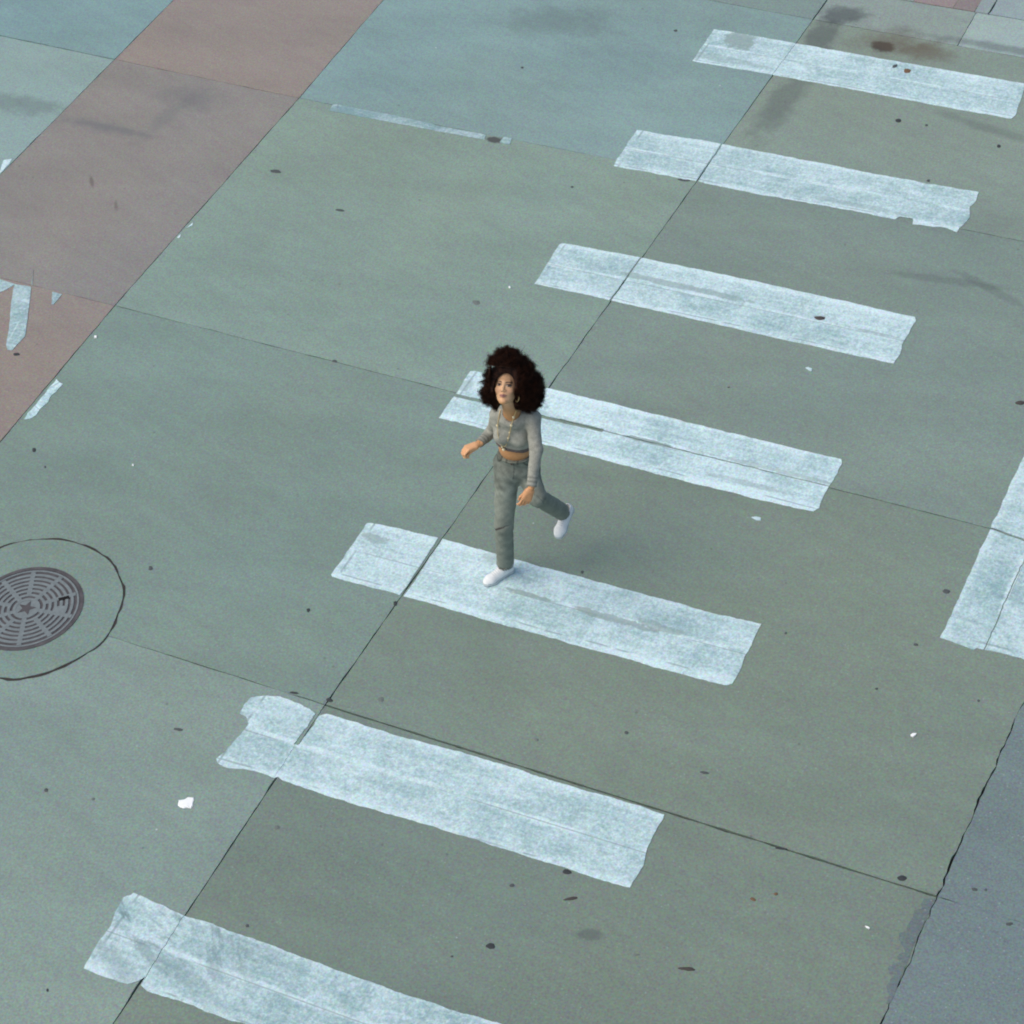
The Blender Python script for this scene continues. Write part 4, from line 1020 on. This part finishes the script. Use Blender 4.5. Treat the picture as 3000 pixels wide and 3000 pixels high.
# faded thigh fronts, darker seams
for a_, b_ in (('hipR', 'kneeR'), ('kneeR', 'ankR'), ('hipL', 'kneeL'), ('kneeL', 'ankL')):
    al, L_, rad = alongarm(Vj, a_, b_); q = Vj - J[a_]; dd = nrm(J[b_] - J[a_]); fr = (q @ tf) / 0.07; inn = (al > 0.03) & (al < L_)
    wn_ = np.clip((L_ - al[inn]) / .12, 0, 1) * np.clip(al[inn] / .12, 0, 1) * (0.0 if a_ == 'kneeL' else 1.0)
    inn &= rad < 0.105; wn_ = np.clip((L_ - al[inn]) / .12, 0, 1) * np.clip(al[inn] / .12, 0, 1) * (0.0 if a_ == 'kneeL' else 1.0)
    cj[inn] *= (1 + 0.18 * wn_ * np.clip(fr[inn], 0, 1) ** 2)[:, None]
    sd_ = nrm(np.cross(dd, tf)); lat = q @ sd_; ang = np.arctan2(lat, q @ tf)
    sl_ = inn & (a_ != 'kneeL') & (np.abs(np.abs(ang) - 1.5) < 0.05); cj[sl_] *= 0.72
al, L_, rad = alongarm(Vj, 'hipR', 'kneeR'); q = Vj - J['kneeR']
rip = (np.abs(q[:, 2] - 0.022 - 0.30 * q[:, 0] - 0.022 * (1 - (q[:, 0] / .06) ** 2) - 0.002 * np.sin(q[:, 0] * 120)) < 0.0030 + 0.005 * np.clip(-q[:, 0] * 25, 0, 1)) & (q @ tf > 0.0) & (np.linalg.norm(q, axis=1) < 0.09) & (q[:, 0] < 0.028)
cj[rip] = (0.075, 0.065, 0.06)
q = (Vj - wtop) @ RT.T
fly = (np.abs(q[:, 0] - 0.012) < 0.004) & (q[:, 1] > 0.03) & (q[:, 2] < -0.03) & (q[:, 2] > -0.17); cj[fly] *= 0.6
for sg in (-1, 1):       # slanted pocket openings
    pk = (np.abs(np.hypot(q[:, 0] - sg * 0.15, q[:, 2] + 0.035) - 0.075) < 0.0045) & (q[:, 1] > -0.02) & (q[:, 2] < -0.035); cj[pk] *= 0.5
wb = ((Vj - wtop) @ nrm(tu + tf * 0.22)) > -0.034
v_, f_, u_ = submesh(Vj, Qj, ~wb[Qj].all(1)); jn = to_world_mesh('jeans', v_, f_, M_denim, root, cj[u_]); jn['label'] = 'faded grey-green straight jeans'
cj2 = cj * 0.82; lp = wb & (np.abs(((q[:, 0] + 0.3) % 0.075) - 0.037) < 0.006); cj2[lp] *= 0.55
v_, f_, u_ = submesh(Vj, Qj, wb[Qj].all(1)); to_world_mesh('waistband', v_, f_, M_denim, jn, cj2[u_])

# ---- shoes
def shoe(heel, toe, upv, label):
    d = nrm(toe - heel); upv = nrm(upv - d * (upv @ d)); sdv = np.cross(d, upv); L_ = 0.262; k = L_ / 0.27
    R_ = np.array([sdv, d, upv]); c0 = (heel + toe) / 2
    pt = lambda s_, f_, u_: c0 + sdv * s_ + d * f_ + upv * u_
    parts = []
    Fx = Field(c0 - 0.2, c0 + 0.2, 0.003)
    # sole
    Fx.cone(pt(0, -0.095, 0.012), pt(0, -0.03, 0.012), 0.034, 0.032, 0.01); Fx.cone(pt(0, -0.03, 0.012), pt(0.0, 0.055, 0.012), 0.032, 0.044, 0.01); Fx.cone(pt(0, 0.055, 0.012), pt(0, 0.090, 0.012), 0.044, 0.036, 0.01)
    Fx.plane(pt(0, 0, 0.0), -upv); Fx.plane(pt(0, 0, 0.024), upv)
    v1, q1 = Fx.mesh(); parts.append(('sole', v1, q1, (0.50, 0.54, 0.54)))
    Fx = Field(c0 - 0.2, c0 + 0.2, 0.003)
    Fx.cone(pt(0, -0.093, 0.030), pt(0, 0.0, 0.030), 0.031, 0.032, 0.02); Fx.cone(pt(0, 0.0, 0.028), pt(0.0, 0.065, 0.024), 0.033, 0.041, 0.02, (upv, 0.8)); Fx.cone(pt(0, 0.065, 0.022), pt(0, 0.090, 0.020), 0.040, 0.033, 0.02, (upv, 0.75))
    Fx.cone(pt(0, -0.088, 0.062), pt(0, -0.045, 0.055), 0.032, 0.034, 0.03); Fx.cone(pt(0, -0.02, 0.055), pt(0, 0.035, 0.042), 0.027, 0.022, 0.02)
    Fx.plane(pt(0, 0, 0.022), -upv)
    Fx.cone(pt(0, -0.086, 0.084), pt(0, -0.040, 0.088), 0.024, 0.028, 0.006, None, 'sub')
    v2, q2 = Fx.mesh()
    q = (v2 - c0) @ R_.T; cc = np.tile(np.array([0.78, 0.80, 0.78]), (len(v2), 1)).astype(float)
    lace = (q[:, 1] > -0.02) & (q[:, 1] < 0.05) & (np.abs(q[:, 0]) < 0.020) & (q[:, 2] > 0.04)
    cc[lace & ((q[:, 1] * 1000) % 14 < 4)] *= 0.72
    inside = (q[:, 1] < -0.01) & (np.hypot(q[:, 0] / .026, (q[:, 1] + .063) / .05) < 1) & (q[:, 2] > 0.045); cc[inside] = (0.42, 0.44, 0.42)
    s_o = to_world_mesh('shoe', v2, q2, M_shoe, root, cc); s_o['label'] = label
    to_world_mesh('sole', v1, q1, M_shoe, s_o, np.tile(np.array(parts[0][3]), (len(v1), 1)))
hR_ = Pz(1500, 1672, 0.0); tR_ = Pz(1423, 1716, 0.0); dd = nrm(tR_ - hR_); mid_ = (hR_ + tR_) / 2; hR_, tR_ = mid_ - dd * .125, mid_ + dd * .125
hR_[2] = tR_[2] = 0.0065
shoe(hR_, tR_, np.array([0, 0, 1.0]), 'white low sneaker flat on the stripe')
dA = nrm(J['ankL'] - J['kneeL'])
tL_ = P(1636, 1575, -0.055); hL_ = P(1673, 1492, -0.23); dd = nrm(tL_ - hL_); mid_ = (hL_ + tL_) / 2 
tL_, hL_ = mid_ + dd * .127, mid_ - dd * .127
print('TOE L', np.round(tL_, 3), 'HEEL', np.round(hL_, 3))
upL = nrm(-dA * 0.8 - VW * 0.55 - CR * 0.35)
shoe(hL_, tL_, upL, 'white low sneaker lifted behind her')

# ---- jewellery
def tube(path, r, n=6, closed=False):
    path = [np.asarray(p) for p in path]; V, Fq = [], []; m_ = len(path)
    for i, p in enumerate(path):
        a_ = path[(i + 1) % m_] if (closed or i < m_ - 1) else p; b_ = path[i - 1] if (closed or i > 0) else p
        t_ = nrm(a_ - b_); x_ = nrm(np.cross(t_, (0.31, 0.42, 0.85))); y_ = np.cross(t_, x_)
        for k in range(n): V.append(p + (x_ * math.cos(2 * math.pi * k / n) + y_ * math.sin(2 * math.pi * k / n)) * r)
    for i in range(m_ if closed else m_ - 1):
        j = (i + 1) % m_
        for k in range(n): Fq.append((i * n + k, i * n + (k + 1) % n, j * n + (k + 1) % n, j * n + k))
    return np.array(V), np.array(Fq)
M_gold = NT('gold'); M_gold.b.inputs['Metallic'].default_value = 0.55; M_gold = M_gold.done(M_gold.mix(0.0, (0.80, 0.60, 0.30), (1, 1, 1)), 0.35)
# long chain lying on the sweater: find the front surface of the sweater along each sight line
VALL = np.concatenate([Vw, Vh])
def on_sweater(px, py, lift=0.006):
    dv = ray(px, py); dl = nrm(np.array([dv @ eR, dv @ eT, dv[2]])); o_ = np.array([(CAMP - O3) @ eR, (CAMP - O3) @ eT, CAMP[2] - O3[2]])
    q = VALL - o_; al = q @ dl; rad = np.linalg.norm(q - al[:, None] * dl, axis=1); k = rad < 0.008
    if not k.any(): k = rad < 0.02
    if not k.any(): return P(px, py, 0.18)
    return o_ + dl * (al[k].min() - lift)
def cpx(x, y): return 1300 + x / 4.6, 980 + y / 4.6
lpath = [cpx(*p) for p in ((765, 1010), (745, 1090), (730, 1160), (722, 1230), (722, 1320), (735, 1410), (755, 1480))]
rpath = [cpx(*p) for p in ((1000, 975), (965, 1050), (938, 1110), (925, 1170), (912, 1225), (900, 1280), (888, 1330), (875, 1390), (862, 1440), (845, 1500), (825, 1535))]
pts = [on_sweater(*p) for p in lpath] + [on_sweater(*cpx(785, 1520))] + [on_sweater(*p) for p in rpath[::-1]]
def smooth_path(pts, n=6, it=2):
    pts = np.array(pts)
    for _ in range(it): pts[1:-1] = (pts[:-2] + 2 * pts[1:-1] + pts[2:]) / 4
    out = []
    for i in range(len(pts) - 1):
        for j in range(n): out.append(pts[i] + (pts[i + 1] - pts[i]) * j / n)
    out.append(pts[-1]); return np.array(out)
cp = smooth_path(pts) - VW * 0.003
vt, ft = tube(cp, 0.0030, 5)
neckl = to_world_mesh('necklace', vt, ft, M_gold, root); neckl['label'] = 'long gold chain with beads'
def ball(c, r, n=8, m_=6):
    V = [c + np.array([0, 0, r])]; Fq = []
    for i in range(1, m_):
        for k in range(n): V.append(c + r * np.array([math.sin(math.pi * i / m_) * math.cos(2 * math.pi * k / n), math.sin(math.pi * i / m_) * math.sin(2 * math.pi * k / n), math.cos(math.pi * i / m_)]))
    V.append(c - np.array([0, 0, r])); e_ = len(V) - 1
    for k in range(n): Fq.append((0, 1 + k, 1 + (k + 1) % n, 1 + (k + 1) % n))
    for i in range(m_ - 2):
        for k in range(n): Fq.append((1 + i * n + k, 1 + (i + 1) * n + k, 1 + (i + 1) * n + (k + 1) % n, 1 + i * n + (k + 1) % n))
    return np.array(V), np.array([f for f in Fq if len(set(f)) == 4])
M_bead = NT('pale_gold'); M_bead.b.inputs['Metallic'].default_value = 0.3; M_bead = M_bead.done(M_bead.mix(0.0, (0.92, 0.80, 0.52), (1, 1, 1)), 0.4)
for (x, y), r in (((722, 1225), .009), ((940, 1112), .010), ((912, 1222), .010), ((888, 1322), .007), ((870, 1395), .0065), ((808, 1548), .011), ((785, 1515), .007)):
    v_, f_ = ball(on_sweater(*cpx(x, y), 0.010), r); to_world_mesh('bead', v_, f_, M_bead, neckl)
# hoop earring, photo right side
ec = Hp(0.076, 0.006, -0.058); hoop = [ec + (hu * math.cos(t) + nrm(hf * .75 + hs * .55) * math.sin(t)) * 0.030 for t in np.linspace(0, 2 * math.pi, 28, endpoint=False)]
v_, f_ = tube(hoop, 0.0018, 5, True); to_world_mesh('earring', v_, f_, M_gold, root)['label'] = 'large thin gold hoop earring'
v_, f_ = ball(J['waist'] + tf * 0.102 - tu * 0.022 - ts * 0.0, 0.008); to_world_mesh('button', v_, f_, simple('dark_brass', (0.10, 0.08, 0.06), 0.5), jn)

# ---- hair
hl = [  # centre in the head close-up (x, y), depth behind the face plane, radius in metres
    (860, 470, 0.085, 0.105), (1010, 560, 0.08, 0.115), (1120, 690, 0.085, 0.118), (1130, 800, 0.09, 0.108), (1010, 800, 0.11, 0.100), (900, 650, 0.12, 0.11),
    (640, 700, 0.075, 0.052), (640, 820, 0.07, 0.060), (690, 610, 0.07, 0.058), (725, 500, 0.075, 0.062), (800, 330, 0.085, 0.068), (910, 330, 0.09, 0.066), (735, 915, 0.08, 0.042), (1140, 905, 0.095, 0.062), (1010, 390, 0.10, 0.060), (720, 400, .08, .055), (715, 560, .075, .062), (1010, 460, .10, .085), (900, 430, .09, .085)]
HB = []
for x, y, dp, r in hl:
    q = P(*cpx(x, y), 0.24); HB.append((q + VW * dp, r))
FCN = P(1477, 1138, 0.24)
def face_zone(p):
    q = (p - HC) @ RH.T
    s_, f_, u_ = q[..., 0], q[..., 1], q[..., 2]
    d1 = np.sqrt((s_ / 0.062) ** 2 + ((u_ + 0.022) / 0.094) ** 2)
    d1 = np.where(f_ > 0.015, d1, 9.0)
    d1 = np.where((f_ > 0.082) & (u_ < 0.125) & (np.abs(s_) < 0.085), 0.5, d1)
    v = p - FCN; dv = v @ VW; a_ = v @ CR; b_ = v @ CU; a_ = a_ - b_ * 0.08
    d2 = np.where((p - HC) @ VW < -0.01, np.sqrt((a_ / 0.066) ** 2 + (b_ / 0.096) ** 2), 9.0)
    return np.minimum(d1, d2)
def neck_zone(p):
    a_ = Hp(0, 0.02, -0.09); b_ = nb + tf * 0.08 - tu * 0.03
    o_ = p; ba = b_ - a_; h_ = np.clip(((o_ - a_) @ ba) / (ba @ ba), 0, 1); d_ = o_ - a_ - h_[..., None] * ba
    dv = d_ - (d_ @ VW)[..., None] * VW; inf = (d_ @ VW) < 0.03
    return np.where(inf, np.linalg.norm(dv, axis=-1) / (0.052), 9.0)
lo = np.min([c - r for c, r in HB], 0) - 0.03; hi = np.max([c + r for c, r in HB], 0) + 0.03
Fx = Field(lo, hi, 0.004)
for c, r in HB: Fx.ell(c, np.eye(3), (r * .81, r * .81, r * .81), 0.03)
g = Fx.grid(); g64 = g
Fx.a += (snoise(g, 45, 2.0) * 0.010 + snoise(g, 110, 3.0) * 0.006).astype(np.float32)
fz = face_zone(g64); Fx.a = np.maximum(Fx.a, ((1.0 - fz) * 0.06).astype(np.float32)); nzn = neck_zone(g64); Fx.a = np.maximum(Fx.a, ((1.0 - nzn) * 0.05).astype(np.float32))
# keep the core off the sweater's front
Vc, Qc = Fx.mesh(); del g, g64, fz, nzn
NH = NT('hair'); NH.b.inputs['Specular IOR Level'].default_value = 0.12
nzv = NH.noise(35, 4, 0.7).outputs[0]
M_hair = NH.done(NH.mix(NH.mr(nzv, 0.4, 0.7), (0.010, 0.0033, 0.0018), (0.062, 0.021, 0.010)), 0.6)
# curls: many thin helical strands rooted in the core
SP = 13
nF, nC, per = 10000, 700, 16
def base_dirs(rp):
    o_ = rp - HC; o_ /= np.linalg.norm(o_, axis=1)[:, None]
    k = np.argmin(np.stack([np.linalg.norm(rp - c, axis=1) / r for c, r in HB], 1), 1)
    l_ = rp - np.array([c for c, r in HB])[k]; l_ /= np.linalg.norm(l_, axis=1)[:, None] + 1e-9
    return o_ * 0.45 + l_ * 0.65 + CU * 0.05
rF = Vc[rng.choice(len(Vc), nF)].astype(float); dF = base_dirs(rF) + rng.normal(size=(nF, 3)) * 0.30
LF = rng.uniform(0.014, 0.042, nF)
rC = Vc[rng.choice(len(Vc), nC)].astype(float); dC = base_dirs(rC) + rng.normal(size=(nC, 3)) * 0.38
LC = rng.uniform(0.012, 0.034, nC) * np.where((rC - HC) @ CU > 0.09, 1.35, 1.0) * np.where((rC - HC) @ CR < -0.06, 1.35, 1.0)
rep = np.repeat(np.arange(nC), per)
rootp = np.concatenate([rF, rC[rep] + rng.normal(size=(nC * per, 3)) * 0.0055]); dirs = np.concatenate([dF, dC[rep] + rng.normal(size=(nC * per, 3)) * 0.14])
dirs /= np.linalg.norm(dirs, axis=1)[:, None]; Ls = np.concatenate([LF, LC[rep] * rng.uniform(.75, 1.05, nC * per)]); nS = len(rootp)
rootp -= dirs * 0.006
aF = rng.normal(size=(nF, 3)); aC = rng.normal(size=(nC, 3)); aa = np.concatenate([aF, aC[rep]])
ax1 = np.cross(dirs, aa); ax1 /= np.linalg.norm(ax1, axis=1)[:, None]; ax2 = np.cross(dirs, ax1)
ph = np.concatenate([rng.uniform(0, 6.28, nF), np.repeat(rng.uniform(0, 6.28, nC), per) + rng.normal(size=nC * per) * .25])
tw = np.concatenate([rng.uniform(1.2, 2.6, nF), np.repeat(rng.uniform(1.0, 2.4, nC), per)]) * 2 * math.pi
cr_ = np.concatenate([rng.uniform(0.002, 0.005, nF), np.repeat(rng.uniform(0.004, 0.010, nC), per)])
tt = np.linspace(0, 1, SP)
path = rootp[:, None] + dirs[:, None] * (Ls[:, None] * tt)[..., None] + (ax1[:, None] * np.cos(ph[:, None] + tw[:, None] * tt)[..., None] + ax2[:, None] * np.sin(ph[:, None] + tw[:, None] * tt)[..., None]) * (cr_[:, None] * (0.4 + tt))[..., None]
# loose wisps blown out of the mass
W = []
for (x0, y0), (x1, y1), nw, spr in (((640, 560), (500, 545), 26, .010), ((620, 590), (440, 655), 40, .006), ((600, 780), (480, 770), 60, .014), ((620, 840), (500, 840), 50, .014), ((720, 380), (610, 270), 45, .012), ((700, 420), (600, 350), 45, .012),
        ((780, 280), (760, 180), 90, .016), ((880, 260), (880, 170), 80, .018), ((920, 250), (945, 150), 50, .008), ((990, 280), (1050, 215), 70, .016), ((1040, 330), (1115, 290), 60, .014), ((1230, 560), (1330, 500), 40, .012), ((650, 900), (590, 930), 50, .012), ((690, 930), (720, 1000), 50, .012), ((1150, 940), (1200, 1030), 60, .014)):
    p0 = P(*cpx(x0, y0), 0.24) + VW * 0.085; p1 = P(*cpx(x1, y1), 0.24) + VW * 0.085; dd_ = p1 - p0; Lw = np.linalg.norm(dd_)
    a0 = p0 + rng.normal(size=(nw, 3)) * spr; tx = tt[None, :, None]; e1 = p1 + rng.normal(size=(nw, 3)) * spr * 1.3; e1 = a0 + (e1 - a0) * rng.uniform(.6, 1.05, nw)[:, None]
    ph_ = rng.uniform(0, 6.28, nw)[:, None]; am = rng.uniform(.002, .005, nw)[:, None]; fr = rng.uniform(1.5, 3, nw)[:, None] * 6.28
    c_ = a0[:, None] + (e1 - a0)[:, None] * tx + (np.cos(ph_ + fr * tt) * am)[..., None] * CR + (np.sin(ph_ + fr * tt) * am)[..., None] * CU
    W.append(c_)
path = np.concatenate([path] + W)
ok = (face_zone(path).min(1) > 1.0) & (neck_zone(path).min(1) > 1.0)
path = path[ok]; nS = len(path)
tan = np.gradient(path, axis=1); tan /= np.linalg.norm(tan, axis=2)[..., None] + 1e-9
xx = np.cross(tan, np.array([0.3, 0.5, 0.81])); xx /= np.linalg.norm(xx, axis=2)[..., None] + 1e-9; yy = np.cross(tan, xx)
rad = (0.00085 * (1 - 0.65 * tt))[None, :, None]
ring_ = np.stack([path + rad * (xx * math.cos(a_) + yy * math.sin(a_)) for a_ in (0, 2.094, 4.189)], 2)    # nS, SP, 3, 3
Vst = ring_.reshape(-1, 3)
base_i = (np.arange(nS) * SP * 3)[:, None, None] + (np.arange(SP - 1) * 3)[None, :, None]
fq = []
for k in range(3):
    k2 = (k + 1) % 3; fq.append(np.stack([base_i[..., 0] + k, base_i[..., 0] + k2, base_i[..., 0] + 3 + k2, base_i[..., 0] + 3 + k], -1).reshape(-1, 4))
Qst = np.concatenate(fq)
Va = np.concatenate([Vc, Vst]); Qa = np.concatenate([Qc, Qst + len(Vc)])
hr = to_world_mesh('hair', Va, Qa, M_hair, root); hr['label'] = 'very big dark brown curly afro blown back'
